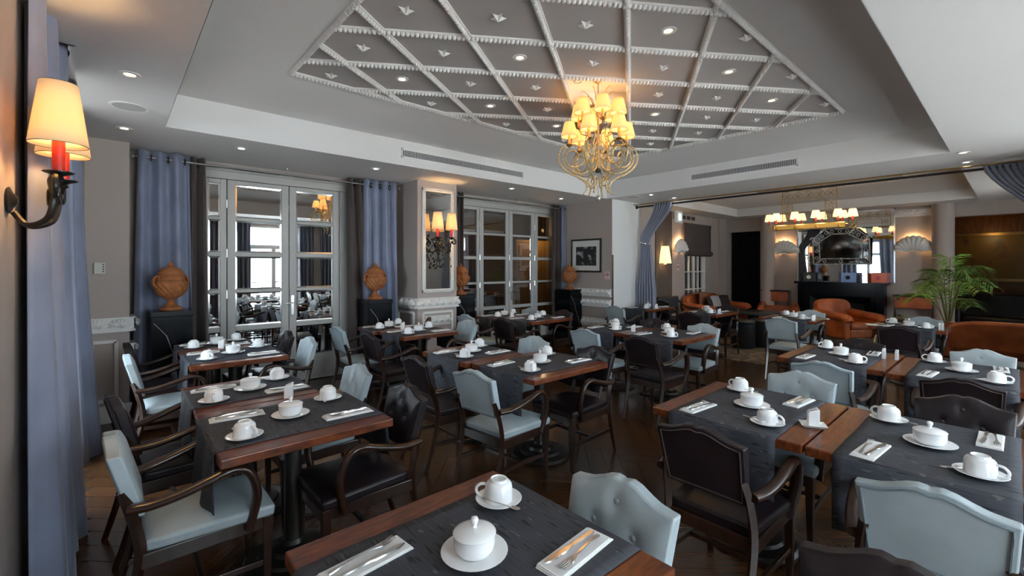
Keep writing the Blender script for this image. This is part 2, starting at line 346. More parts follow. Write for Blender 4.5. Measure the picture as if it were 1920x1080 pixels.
def rope(name, p, q, par, w=.05, z=PZ):
    b = MB(); p, q = Vector((*p, z)), Vector((*q, z)); d = q-p; L = d.length; d.normalize(); s = Vector((-d.y, d.x, 0))
    b.add([p-s*w/2, p+s*w/2, q+s*w/2, q-s*w/2]+[v-Vector((0, 0, .014)) for v in (p-s*w/2, p+s*w/2, q+s*w/2, q-s*w/2)], [(0, 3, 2, 1), (4, 5, 6, 7), (0, 1, 5, 4), (1, 2, 6, 5), (2, 3, 7, 6), (3, 0, 4, 7)])
    n = max(1, int(L/.034)); st = L/n
    for k in range(n):            # a row of half beads
        c = p+d*(k+.5)*st-Vector((0, 0, .012)); a = d*st*.5; h = s*w*.42; dn = Vector((0, 0, -.026))
        b.add([c-a-h*.6, c-h, c+a-h*.6, c+a+h*.6, c+h, c-a+h*.6, c-a*.5+dn-h*.3, c+a*.5+dn-h*.3, c+a*.5+dn+h*.3, c-a*.5+dn+h*.3], [(0, 1, 6), (1, 7, 6), (1, 2, 7), (2, 3, 8, 7), (3, 4, 8), (4, 9, 8), (4, 5, 9), (5, 0, 6, 9), (6, 7, 8, 9)])
    return b.build(name, 'white_trim', par, ang=60)
def clip(p, d):
    t0, t1 = -99, 99
    for a, lo, hi in ((0, PX0, PX1), (1, PY0, PY1)):
        u, v = (lo-p[a])/d[a], (hi-p[a])/d[a]; t0 = max(t0, min(u, v)); t1 = min(t1, max(u, v))
    return ((p[0]+d[0]*t0, p[1]+d[1]*t0), (p[0]+d[0]*t1, p[1]+d[1]*t1)) if t1-t0 > .12 else None
for m in range(-10, 16, 2):
    for s in (1, -1):
        c = clip((AX+DX*m, AY), (DX, s*DY))
        if c: rope('rope_moulding', c[0], c[1], lat)
for p, q in (((PX0, PY0), (PX1, PY0)), ((PX1, PY0), (PX1, PY1)), ((PX1, PY1), (PX0, PY1)), ((PX0, PY1), (PX0, PY0))):
    rope('rope_border', p, q, lat, .055)
for p, q in (((8.95, 1.3), (10.95, 1.3)), ((10.95, 1.3), (10.95, 3.85)), ((10.95, 3.85), (8.95, 3.85)), ((8.95, 3.85), (8.95, 1.3))):
    rope('rope_border', p, q, lat2, .09, 3.16)
SPOTC = {(1, 2): 'over the left tables', (3, 2): 'above the mirrored pillar side', (2, -1): 'left of the chandelier', (5, 2): 'just behind the chandelier shades',
         (3, -4): 'nearest the camera right of the chandelier', (5, -4): 'near the right rope border, middle one', (7, -4): 'in the far right cell row', (6, -1): 'right of the chandelier shades'}
bs = MB(); vs = [(0, 0, -.035)]
for k in range(10):
    r = .062 if k % 2 == 0 else .026; a = PI/2+k*PI/5; vs.append((r*math.cos(a), r*math.sin(a), 0))
bs.add(vs, [(0, 1+k, 1+(k+1) % 10) for k in range(10)]+[tuple(range(10, 0, -1))])
star = bs.mesh('star', 'plaster', None)
for i in range(-1, 10):
    for j in range(-6, 5):
        if (i+j) % 2 == 0: continue
        x, y = node(i, j)
        if not (PX0+.04 < x < PX1-.04 and PY0+.04 < y < PY1-.1) or (i, j) in SPOTC or (i, j) == (4, -1): continue
        o = bpy.data.objects.new('star', star); COL.objects.link(o); o.parent = lat; o.location = (x, y, PZ-.002); o.rotation_euler = (0, 0, -.8)
# recessed spots, speakers, vents
def spot(x, y, z, label, glow='spot_glow', group='recessed ceiling spotlights'):
    t = thing('ceiling_spotlight', label, 'spotlight', (x, y, z), 0, group)
    b = MB(); b.lathe([(.032, -.001), (.034, -.006), (.058, -.005), (.060, .002), (.045, .004), (.032, -.001)], 20, capb=False, capt=False); b.build('trim_ring', 'white_trim', t)
    b = MB(); b.lathe([(.0305, .001), (.034, .001)], 16, capb=False, capt=False); b.lathe([(.030, -.0015), (.0335, -.003)], 16, capb=False, capt=False); b.build('dark_ring', 'gold_dark', t)
    b = MB(); b.lathe([(.001, -.002), (.030, -.001)], 16, capb=False, capt=False); b.build('bulb', glow, t)
for (i, j), w in SPOTC.items(): spot(*node(i, j), PZ, 'round spotlight set in a lattice ceiling cell, '+w, 'spot_day' if (i, j) == (1, 2) else 'spot_glow')
for x, y, w, g in ((.084, 3.82, 'nearest one beside the window slot', 1), (.081, 5.35, 'beyond the round ceiling speaker on the left', 1), (1.02, 5.45, 'above the left mirrored doors', 0), (2.52, 5.45, 'left of the mirrored pillar', 0), (4.8, 5.4, 'above the middle doors', 0), (6.2, 5.6, 'above the last urn', 0),
                (7.04, 4.25, 'beside the speaker above the tied curtain', 0), (7.68, 4.17, 'close to the curtain rod', 0), (6.97, .39, 'at the far right corner of the tray', 1), (7.64, .40, 'beside the right end of the curtain rod', 0)):
    spot(x, y, ZS, 'round recessed spotlight in the flat ceiling margin, '+w, 'spot_glow' if g else 'spot_day')
def speaker(x, y, label):
    t = thing('ceiling_speaker', label, 'speaker', (x, y, ZS), 0, 'round ceiling speakers')
    b = MB(); b.lathe([(.1, -.004), (.118, -.008), (.123, -.003), (.124, .002)], 32, capb=False, capt=False); b.build('rim', 'white_trim', t)
    b = MB(); b.lathe([(.001, -.006), (.08, -.006), (.112, -.0045)], 32, capb=False, capt=False); b.build('grille', 'speaker', t)
speaker(.1, 4.6, 'round flush speaker between two spotlights above the left curtains'); speaker(7.02, 4.6, 'round flush speaker in the ceiling above the tied curtain')
t = thing('smoke_detector', 'white round smoke detector in the lit recess over the chandelier', 'detector', (cx-.17, cy+.12, PZ+.108))
b = MB(); b.lathe([(.062, 0), (.062, -.012), (.05, -.03), (.02, -.034), (.001, -.034)], 24, capb=False, capt=False); b.build('body', 'white_trim', t)
b = MB(); b.tube([(.036*math.cos(a), .036*math.sin(a), -.033) for a in [k*PI/8 for k in range(16)]], .003, 5, True); b.build('slot', 'vent_dark', t)
def vent(fr, L, H, label):
    b = MB(); t = 'vent'
    for a0, a1, c0, c1 in ((0, L, 0, .018), (0, L, H-.018, H), (0, .018, 0, H), (L-.018, L, 0, H)):
        P = [fr(a, d, c) for a in (a0, a1) for d in (-.012, .0) for c in (c0, c1)]
        b.add(P, [(0, 1, 3, 2), (4, 6, 7, 5), (0, 4, 5, 1), (2, 3, 7, 6), (0, 2, 6, 4), (1, 5, 7, 3)])
    o = b.build('air_vent', 'white_trim', ang=None); tag(o, label, 'vent', 'long ceiling fascia vents')
    b = MB(); b.add([fr(.01, -.0045, .01), fr(L-.01, -.0045, .01), fr(L-.01, -.0045, H-.01), fr(.01, -.0045, H-.01)], [(0, 1, 2, 3)]); b.build('backing', 'vent_dark', o, ang=None)
    for k in range(5):
        z = .018+(H-.036)*(k+.5)/5
        b = MB(); P = [fr(a, d, c) for a in (.012, L-.012) for d, c in ((-.012, z-.0035), (-.005, z-.001), (-.012, z-.0015), (-.005, z+.001))]
        b.add(P, [(0, 1, 3, 2), (4, 6, 7, 5), (0, 4, 5, 1), (2, 3, 7, 6), (0, 2, 6, 4), (1, 5, 7, 3)]); b.build('slat', 'white_trim', o, ang=None)
    b = MB()
    n = int(L/.022)
    for k in range(1, n):
        a = L*k/n; P = [fr(q, d, c) for q in (a-.0018, a+.0018) for d in (-.010, -.0045) for c in (.015, H-.015)]
        b.add(P, [(0, 1, 3, 2), (4, 6, 7, 5), (0, 4, 5, 1), (2, 3, 7, 6), (0, 2, 6, 4), (1, 5, 7, 3)])
    stuff(b.build('grid_bars', 'white_trim', o, ang=None))
vent(lambda a, d, c: (2.66+a, TY1+d, 2.885+c), 2.06, .115, 'long grey air vent in the ceiling fascia above the mirrored pillar')
vent(lambda a, d, c: (TX1+d, 1.94+a, 2.885+c), 1.5, .115, 'long grey air vent in the ceiling fascia right of the chandelier')
# floor: herringbone planks
b = MB(); b.b2((-.9, ROOM_Y0-.3, -.06), (15.5, YD+.4, -.004)); floor = struct(b.build('floor', 'floor_base', ang=None))
pw, pl = .125, .75
pb = MB(); pb.box((0, 0, -.006), (pl-.003, pw-.003, .012)); plank = pb.mesh('plank', 'floor_wood', None)
cand = []
for i in range(-90, 130):
    for j in range(-14, 15):
        for h in (0, 1):
            cu, cv = i*pw+j*pl+(pl/2 if h == 0 else pl+pw/2), i*pw-j*pl+(pw/2 if h == 0 else pw-pl/2)
            X = (cu-cv)/math.sqrt(2)+1.5; Y = (cu+cv)/math.sqrt(2)+2
            if -.3 < X < 7.75 and -1.4 < Y < 6.3: cand.append(((X*X+Y*Y)**.5 if (X+Y > 1.6) else 50, X, Y, h))
cand.sort()
for q, X, Y, h in cand[:290]:
    o = bpy.data.objects.new('plank', plank); COL.objects.link(o); o.parent = floor; o.location = (X, Y, 0); o.rotation_euler = (0, 0, PI/4+h*PI/2)
b = MB()
for q, X, Y, h in cand[290:]: b.box((X, Y, -.006), (pl-.003, pw-.003, .012), Matrix.Rotation(PI/4+h*PI/2, 3, 'Z'))
stuff(b.build('planks_beyond', 'floor_wood', floor, ang=None))
b = MB(); b.b2((-.32, -1.6, 0), (-.2, 5.3, .006)); b.build('border_plank', 'floor_wood', floor, ang=None)
b = MB(); b.b2((7.6, -1.5, 0), (12.35, LY-.05, .008)); tag(b.build('lounge_carpet', 'carpet', ang=None), 'beige and brown patterned carpet under the orange leather lounge chairs', 'carpet')
b = MB(); b.b2((-8, -12, -.3), (20, ROOM_Y0-.3, -.12)); struct(b.build('ground_outside', 'pavement', ang=None)); b = MB(); b.b2((-9, -1.95, -.4), (-.75, 12, -.2)); struct(b.build('street_outside', 'asphalt', ang=None))
# ---------------------------------------------------------------- windows behind the camera and at the left
def window(name, fr, w, h, rail=True):       # fr(a, d, c): along, depth(inwards +), up
    def bx(b, a0, a1, d0, d1, c0, c1):
        P = [fr(a, d, c) for a in (a0, a1) for d in (d0, d1) for c in (c0, c1)]
        b.add(P, [(0, 1, 3, 2), (4, 6, 7, 5), (0, 4, 5, 1), (2, 3, 7, 6), (0, 2, 6, 4), (1, 5, 7, 3)])
    b = MB(); f = .06
    bx(b, 0, f, -.12, -.03, 0, h); bx(b, w-f, w, -.12, -.03, 0, h); bx(b, f, w-f, -.12, -.03, 0, f); bx(b, f, w-f, -.12, -.03, h-f, h)
    bx(b, f, w-f, -.11, -.04, h*.76, h*.76+.07)
    o = struct(b.build(name, 'white_trim', ang=None))
    for s in (0, 1):
        x0 = f+s*(w/2-f); x1 = x0+w/2-f
        b = MB(); g = .055
        bx(b, x0, x0+g, -.1, -.05, f, h*.76); bx(b, x1-g, x1, -.1, -.05, f, h*.76); bx(b, x0+g, x1-g, -.1, -.05, f, f+.1); bx(b, x0+g, x1-g, -.1, -.05, h*.76-.05, h*.76)
        c = b.build('casement', 'white_trim', o, ang=None)
        b = MB(); bx(b, x0+g, x1-g, -.078, -.074, f+.1, h*.76-.05); b.build('pane', 'window_glass', c, ang=None)
    b = MB(); bx(b, f, w-f, -.078, -.074, h*.76+.07, h-f); b.build('pane', 'window_glass', o, ang=None)
    if rail:
        b = MB(); bx(b, 0, w, -.3, -.27, .93, .96); bx(b, 0, w, -.295, -.275, .2, .22)
        for k in range(int(w/.11)+1): bx(b, k*.11, k*.11+.014, -.292, -.278, .2, .94)
        b.build('balcony_railing', 'iron', o, ang=None)
    return o
for k, (a, c) in enumerate(WINS): window('window_%d' % (k+1), lambda u, d, z, a=a: (a+u, ROOM_Y0+d, .12+z), c-a, 2.58)
window('window_6', lambda u, d, z: (-.5+d, 3.82+u, .15+z), 1.26, 2.5)
# ---------------------------------------------------------------- French doors
ROWS = [(2.14, 2.54), (1.715, 2.10), (1.255, 1.66), (.805, 1.215), (.35, .745)]
def french(name, xs, panem, handles):
    x0, x1 = xs[0], xs[-1]; b = MB()
    b.b2((x0-.06, YD-.02, 0), (x0, YD+.12, 2.68)); b.b2((x1, YD-.02, 0), (x1+.06, YD+.12, 2.68)); b.b2((x0-.06, YD-.02, 2.60), (x1+.06, YD+.12, 2.72)); b.b2((x0-.06, YD-.05, 2.69), (x1+.06, YD-.0, 2.73))
    root = struct(b.build(name, 'door_white', ang=None))
    for k in range(len(xs)-1):
        a, c = xs[k]+.004, xs[k+1]-.004; st = .065 if c-a < .6 else .085
        b = MB(); y0, y1 = YD-.01, YD+.035
        b.b2((a, y0, .01), (a+st, y1, 2.595)); b.b2((c-st, y0, .01), (c, y1, 2.595))
        zs = [.01]+[z for r in ROWS[::-1] for z in r]+[2.595]
        for q in range(0, len(zs), 2): b.b2((a+st, y0, zs[q]), (c-st, y1, zs[q+1]))
        leaf = b.build('door_leaf', 'door_white', root, ang=None, bev=.006)
        for z0, z1 in ROWS:
            b = MB(); b.b2((a+st, YD+.012, z0), (c-st, YD+.016, z1)); b.build('pane', panem(k), leaf, ang=None)
            b = MB(); e = .018
            A = [(a+st, YD+.008, z0), (c-st, YD+.008, z0), (c-st, YD+.008, z1), (a+st, YD+.008, z1)]; B = [(a+st+e, YD+.0115, z0+e), (c-st-e, YD+.0115, z0+e), (c-st-e, YD+.0115, z1-e), (a+st+e, YD+.0115, z1-e)]
            b.add(A+B, [(0, 1, 5, 4), (1, 2, 6, 5), (2, 3, 7, 6), (3, 0, 4, 7)]); b.build('pane_bevel', 'bevel' if name == 'door_1' else 'door_glass', leaf, ang=None)
        if .02: 
            b = MB(); b.b2((a+st*1.2, YD-.014, .06), (c-st*1.2, YD-.01, .29)); b.build('bottom_panel', 'door_white', leaf, ang=None, bev=.003)
        if k:
            for z in (.45, 1.2, 1.7, 2.3):
                b = MB(); b.lathe([(.007, -.05), (.007, .05)], 8, (a-.004, YD-.014, z)); b.build('hinge', 'steel', leaf)
    for hx in handles:
        b = MB(); b.b2((hx-.02, YD-.022, .9), (hx+.02, YD-.01, 1.16)); b.tube([(hx, YD-.02, 1.06), (hx, YD-.055, 1.06)], .009); b.tube([(hx, YD-.055, 1.06), (hx-.11, YD-.058, 1.06)], .009)
        b.build('handle', 'steel', root, bev=.003)
    return root
french('door_1', [.78, 1.04, 1.74, 2.40, 2.53], lambda k: 'mirror', [1.83-.05])
french('door_2', [4.43, 4.90, 5.60, 6.27, 6.9], lambda k: 'door_glass', [5.66])
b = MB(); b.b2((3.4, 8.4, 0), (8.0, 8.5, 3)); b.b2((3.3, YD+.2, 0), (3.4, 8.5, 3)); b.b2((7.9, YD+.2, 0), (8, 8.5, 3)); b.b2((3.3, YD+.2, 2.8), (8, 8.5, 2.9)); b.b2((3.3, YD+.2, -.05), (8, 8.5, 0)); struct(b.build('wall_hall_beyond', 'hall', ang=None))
b = MB(); b.b2((6.35, 7.0, 0), (7.5, 7.05, 2.1)); struct(b.build('wall_ochre_screen', 'ochre', ang=None))
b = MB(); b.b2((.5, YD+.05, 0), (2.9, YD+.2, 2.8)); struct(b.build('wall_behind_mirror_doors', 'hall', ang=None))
lamp(6.9, 6.75, 2.3, 5)  # added hall light, no fixture modelled, brightens the ochre screen
# ---------------------------------------------------------------- shells and friezes
def shell_mesh(b, c, r, u, n, ribs=9, h=.55, spread=2.5, base=0, tall=1):   # fan shell: hinge at c, opens along +z; u: sideways, n: outward
    c, u, n = Vector(c), Vector(u), Vector(n); up = Vector((0, 0, 1)); K = ribs*4; R = 5; v = []
    for i in range(R+1):
        t = i/R
        for j in range(K+1):
            a = (j/K-.5)*spread; w = abs(math.cos(PI*ribs*(j/K)));  rr = r*(.10+.90*t)*(1-.06*(1-w)*t)
            if abs(j/K-.5) > .46: rr *= .93
            dome = h*r*math.sin(PI*min(1, t*.85+.1))*(.35+.65*math.cos(a*.62))+.085*r*w*(.15+.85*t)
            v.append(c+u*(rr*math.sin(a)+base*r*a)+up*(rr*math.cos(a)*tall)+n*(dome+.01*r))
    f = [(i*(K+1)+j, i*(K+1)+j+1, (i+1)*(K+1)+j+1, (i+1)*(K+1)+j) for i in range(R) for j in range(K)]
    b.add(v, f); return b
def frieze(root, p, q, n, z0=.935, z1=1.07, count=6, d=.035):
    p, q, n = Vector((*p, 0)), Vector((*q, 0)), Vector((*n, 0)); u = (q-p).normalized(); L = (q-p).length
    def bx(b, z_0, z_1, dd, e=0):
        P = [p-u*e+n*k+Vector((0, 0, z)) for z in (z_0, z_1) for k in (-.002, dd)]+[q+u*e+n*k+Vector((0, 0, z)) for z in (z_0, z_1) for k in (-.002, dd)]
        b.add(P, [(0, 1, 3, 2), (4, 6, 7, 5), (0, 4, 5, 1), (2, 3, 7, 6), (0, 2, 6, 4), (1, 5, 7, 3)])
    b = MB(); bx(b, z0, z1, d); bx(b, z0-.012, z0+.006, d+.012, .01); bx(b, z1-.006, z1+.006, d+.01, .01)
    o = b.build('shell_frieze', 'plaster', root, ang=None)
    for k in range(count):
        c = p+u*L*(k+.5)/count+n*d+Vector((0, 0, z0+.02)); s = MB(); shell_mesh(s, c, (z1-z0)*.8, u, n, 7, .5); s.build('shell', 'plaster', o, ang=50)
    return o
def panel_mould(root, p, q, n, z0, z1):
    p, q, n = Vector((*p, 0)), Vector((*q, 0)), Vector((*n, 0)); Z = Vector((0, 0, 1)); b = MB()
    c = [p+Z*z0, q+Z*z0, q+Z*z1, p+Z*z1]
    for k in range(4): b.bar(c[k]+n*.008, c[(k+1) % 4]+n*.008, .03, .03)
    b.build('panel_moulding', 'plaster', root, ang=None)
frieze(pier, (3.28, YP), (3.98, YP), (0, -1), count=6); frieze(pier, (3.29, YD-.02), (3.29, YP), (-1, 0), count=4)
panel_mould(pier, (3.38, YP), (3.88, YP), (0, -1), .2, .86); panel_mould(pier, (3.29, YD-.08), (3.29, YP+.09), (-1, 0), .2, .86)
frieze(pier, (3.42, YP), (3.84, YP), (0, -1), .68, .80, 4, .012)
t1 = MB(); t1.b2((-.2, 5.93, .0), (.145, 5.95, .14)); t1.b2((-.2, 5.925, .14), (.15, 5.95, .17)); t1 = struct(t1.build('baseboard_left', 'white_trim', ang=None))
frieze(t1, (-.2, 5.95), (.14, 5.95), (0, -1), .905, 1.03, 2); panel_mould(t1, (-.15, 5.95), (.03, 5.95), (0, -1), .22, .8); frieze(t1, (.13, 5.95), (.13, 6.3), (1, 0), .905, 1.03, 2)
frieze(t1, (.13, 5.95), (.13, 6.3), (1, 0), .66, .76, 2)
t2 = MB(); t2.b2((6.91, 5.0, 0), (6.935, 6.3, .14)); t2 = struct(t2.build('baseboard_right', 'white_trim', ang=None))
frieze(t2, (6.935, 5.92), (6.935, 5.02), (-1, 0), .98, 1.1, 8); frieze(t2, (6.935, 5.92), (6.935, 5.02), (-1, 0), .78, .9, 8); frieze(t2, (6.935, 5.92), (6.935, 5.02), (-1, 0), .40, .53, 8); panel_mould(t2, (6.935, 5.85), (6.935, 5.1), (-1, 0), .53, .78)
b = MB(); b.b2((6.93, 4.985, .4), (6.965, 5.001, 1.75)); struct(b.build('trim_1', 'chrome', ang=None))
# thermostat
t = MB(); t.b2((-.133, 5.922, 1.47), (-.052, 5.95, 1.58)); t = tag(t.build('wall_thermostat', 'plastic', bev=.004), 'small cream thermostat on the taupe wall beside the blue curtain', 'thermostat')
for k in range(4): s = MB(); s.b2((-.072, 5.919, 1.486+k*.023), (-.06, 5.922, 1.496+k*.023)); s.build('button', 'black', t, ang=None)
# pillar mirror
def frame_mirror(name, label, x0, x1, z0, z1):
    t = thing(name, label, 'mirror', ((x0+x1)/2, YP, z0))
    X = (x1-x0)/2; Z = z1-z0; w = .05; b = MB()
    for lo, hi in (((-X, -.035, 0), (-X+w, 0, Z)), ((X-w, -.035, 0), (X, 0, Z)), ((-X, -.035, 0), (X, 0, w)), ((-X, -.035, Z-w), (X, 0, Z))): b.b2(lo, hi)
    b.build('frame', 'plaster', t, ang=None, bev=.006)
    b = MB(); b.b2((-X+w-.005, -.012, w-.005), (X-w+.005, -.006, Z-w+.005)); b.build('glass', 'mirror', t, ang=None)
    b = MB()
    for k in range(int(Z/.024)):
        for s in (-1, 1): b.ball((s*(X-w/2), -.036, .012+k*.024), .0125, 6, 4)
    for k in range(int(2*X/.024)):
        for z in (w/2, Z-w/2): b.ball((-X+.012+k*.024, -.036, z), .0125, 6, 4)
    stuff(b.build('bead_edging', 'plaster', t, ang=60))
frame_mirror('pillar_mirror', 'tall white beaded mirror on the pillar behind the wall sconce', 3.36, 3.90, 1.155, 2.69)
# framed photograph, sign
t = thing('framed_photograph', 'dark framed black and white photograph above the right shell frieze', 'picture', (6.935, 5.6, 1.42), PI/2)
b = MB(); b.b2((-.37, 0, 0), (.37, .03, .03)); b.b2((-.37, 0, .62), (.37, .03, .65)); b.b2((-.37, 0, 0), (-.34, .03, .65)); b.b2((.34, 0, 0), (.37, .03, .65)); b.build('frame', 'black', t, ang=None, bev=.006)
b = MB(); b.b2((-.35, .004, .02), (.35, .012, .63)); b.build('mount', 'paper', t, ang=None); b = MB(); [b.b2(*q) for q in (((-.342, .01, .028), (.342, .022, .036)), ((-.342, .01, .614), (.342, .022, .622)), ((-.342, .01, .036), (-.334, .022, .614)), ((.334, .01, .036), (.342, .022, .614)))]; b.build('silver_slip', 'chrome', t, ang=None)
b = MB(); b.b2((-.25, .012, .13), (.25, .015, .5)); b.build('print', 'photo_print', t, ang=None)
def nosmoke(name, label, loc, rz, s=1):
    t = thing(name, label, 'sign', loc, rz); b = MB(); b.b2((-.05*s, 0, -.075*s), (.05*s, .004, .075*s)); b.build('plate', 'sign_white', t, ang=None)
    b = MB(); b.tube([(.036*s*math.cos(k*PI/12), .006, .02*s+.036*s*math.sin(k*PI/12)) for k in range(24)], .0055*s, 5, True); b.bar((-.026*s, .006, .046*s), (.026*s, .006, -.006*s), .006, .01*s); b.build('red_ring', 'sign_red', t)
    b = MB(); b.b2((-.024*s, .004, .015*s), (.022*s, .0055, .024*s)); b.tube([(.02*s, .005, .026*s), (.026*s, .005, .034*s), (.02*s, .005, .042*s)], .002*s, 4); b.build('cigarette', 'black', t)
    b = MB()
    for k in range(7): b.b2((-.04*s+k*.0115*s, .004, -.055*s), (-.031*s+k*.0115*s, .005, -.042*s))
    b.b2((-.045*s, .004, -.068*s), (.045*s, .005, -.062*s)); b.build('red_lines', 'sign_red', t, ang=None)
nosmoke('no_smoking_sign', 'small red and white no smoking sign under the framed photograph', (6.934, 5.1, 1.36), PI/2)
nosmoke('no_smoking_sign', 'small no smoking sign below the shell lamp by the blind', (9.85, LY, 1.50), PI)
# ---------------------------------------------------------------- curtains
def sheet(b, fn, nu, nv): b.grid(fn, nu, nv)
def curtain(name, m, label, p0, p1, z0, z1, n, folds, amp, flare=(0, 0), swell=0, group=None, rings=True, seed=0, nrm=None, gather=1):
    p0, p1 = Vector((*p0, 0)), Vector((*p1, 0)); u = p1-p0; nn = Vector((*n, 0)); rnd = random.Random(seed); ph = [rnd.uniform(-.5, .5) for _ in range(9)]
    def fn(s, t):
        z = z0+(z1-z0)*t; lo = 1-t
        w = s*folds*2*PI; a = amp*(1+.35*lo)*(math.sin(w+ph[0]*lo*2)+.28*math.sin(2.3*w+ph[1]*4+lo*1.5)*lo+.2*math.sin(.5*w+ph[2]*5))
        q = p0+u*(s+lo*(flare[0]*(1-s)+flare[1]*s))+nn*(a+swell*lo*lo*(1.2-.5*abs(s-.5)))
        return (q.x, q.y, z+.012*math.sin(w*.5)*lo)
    b = MB(); b.grid(fn, max(24, int(folds*12)), 16)
    o = b.build(name, m, ang=None, solid=.006); o.data.polygons.foreach_set('use_smooth', [True]*len(o.data.polygons)); tag(o, label, 'curtain', group)
    if rings:
        for k in range(int(folds*2)):
            s = (k+.5)/(folds*2); q = p0+u*s; d = u.normalized(); c = q+Vector((0, 0, z1-.075))
            r = MB(); e1 = nn; r.tube([c+(e1*math.cos(a)+Vector((0, 0, 1))*math.sin(a))*.034 for a in [j*PI/7 for j in range(14)]], .006, 6, True); r.build('eyelet', 'iron', o)
    return o
def rod(label, p, q, r=.014, fin=.024, m='chrome', brk=None, name='curtain_rod'):
    p, q = Vector(p), Vector(q); t = MB(); t.tube([p, q], r, 10); o = t.build(name, m); tag(o, label, 'curtain rod')
    for e in (p, q): b = MB(); b.ball(e, fin, 10, 8); b.build('finial', m, o)
    for e in (brk or []): b = MB(); b.tube([e, (e[0], e[1], ZS)], .008, 6); b.tube([(e[0], e[1], ZS-.008), (e[0], e[1], ZS)], .022, 10); b.build('bracket', m, o)
    return o
rod('steel curtain rod above the left mirrored doors', (.16, 6.16, 2.70), (3.22, 6.16, 2.70), brk=[(1.66, 6.16, 2.70), (3.15, 6.16, 2.70)])
rod('steel curtain rod above the middle glazed doors', (4.02, 6.16, 2.70), (6.9, 6.16, 2.70), brk=[(5.6, 6.16, 2.70)])
rod('steel curtain rod over the left window', (-.27, 3.6, 2.93), (-.27, 5.3, 2.93), .018)
curtain('curtain', 'blue_curtain', 'long blue curtain hung on eyelets behind the left terracotta urn', (.20, 6.15), (.64, 6.15), .01, 2.775, (0, -1), 3, .045, (-.12, .1), .02, seed=1)
curtain('curtain', 'brown_curtain', 'dark brown curtain edge at the left of the mirrored doors', (.66, 6.2), (.80, 6.2), .01, 2.775, (0, -1), 1.5, .04, (-.1, .3), .0, seed=2)
curtain('curtain', 'brown_curtain', 'brown curtain drawn back at the right of the mirrored doors', (2.44, 6.2), (2.64, 6.2), .01, 2.775, (0, -1), 1.5, .05, (.1, 1.2), .0, seed=3)
curtain('curtain', 'blue_curtain', 'blue curtain hanging beside the mirrored pillar behind an urn', (2.66, 6.15), (3.16, 6.15), .01, 2.775, (0, -1), 3.5, .045, (0, .05), .02, seed=4)
curtain('curtain', 'brown_curtain', 'narrow dark curtain just right of the mirrored pillar', (4.30, 6.2), (4.42, 6.2), .01, 2.775, (0, -1), 1.5, .03, seed=5)
curtain('curtain', 'brown_curtain', 'brown curtain at the right end of the middle doors', (6.62, 6.2), (6.80, 6.2), .01, 2.775, (0, -1), 1.5, .04, (-.2, 0), seed=6)
curtain('curtain', 'blue_curtain', 'narrow blue curtain in the corner left of the framed photograph', (6.79, 6.13), (6.9, 6.13), .01, 2.775, (0, -1), 1.5, .03, seed=7)
curtain('curtain', 'blue_curtain', 'large blue curtain trailing on the floor in the left foreground', (-.27, 2.95), (-.24, 4.05), .004, 2.97, (1, 0), 5, .045, (-.1, -.12), .055, seed=8)
curtain('curtain', 'blue_curtain', 'second blue curtain beyond the left window, trailing on the floor', (-.27, 4.85), (-.22, 5.3), .004, 2.97, (1, 0), 3, .04, (-.2, .15), .10, seed=9)
for k, (a, c) in enumerate(WINS):
    for s, e in ((a-.38, a+.06), (c-.06, c+.38)):
        if s < -.3: s = -.28
        curtain('curtain', 'grey_curtain', 'grey curtain %s the %s tall window behind the viewer' % ('left of' if s < a else 'right of', ('first', 'second', 'third', 'added fourth')[k]), (s, ROOM_Y0+.12), (e, ROOM_Y0+.12), .01, 2.76, (0, 1), 4, .05, seed=20+k, group='curtains of the windows behind the viewer', rings=False)
# lounge divider: rods, tied curtains
rod('dark curtain rod spanning between dining room and lounge', (7.74, -.52, 2.70), (7.74, 4.99, 2.70), .016, .035, 'iron')
rod('second thin curtain rod parallel to the divider rod', (7.66, -.52, 2.735), (7.66, 4.99, 2.735), .010, .016, 'gold_dark')
def tied(label, y, s):
    def fn(a, t):
        z = .01+2.74*t; zt = 1.98
        if z > zt: k = (z-zt)/(2.75-zt); k2 = k*k*(3-2*k); c = .0+(-.40*s)*k2; w = .075+.075*k
        else: k = (zt-z)/zt; c = -.02*s; w = .075+.085*min(1, k*2.2)
        th = (a-.5)*2; ph = a*7*2*PI
        return (7.74+.04*math.sin(ph)*(.5+.5*abs(z-zt)/.8 if abs(z-zt) < .8 else 1), y+c+w*th*1.3+.010*math.cos(ph), z)
    b = MB(); b.grid(fn, 84, 30); o = b.build('tied_curtain', 'tied_cloth', ang=None, solid=.006); o.data.polygons.foreach_set('use_smooth', [True]*len(o.data.polygons)); tag(o, label, 'curtain')
    b = MB(); b.tube([(7.74+.075*math.cos(q), y+.115*math.sin(q), 1.985+.03*math.sin(q)*s) for q in [j*PI/10 for j in range(20)]], .012, 6, True); b.tube([(7.72, y+.1*s, 2.0), (7.72, y+.19*s, 2.03)], .008, 6); b.build('tieback', 'chrome', o)
tied('striped blue grey curtain tied back against the white pier', 4.80, 1); tied('blue grey tied curtain at the right end of the divider rod', -.33, -1)
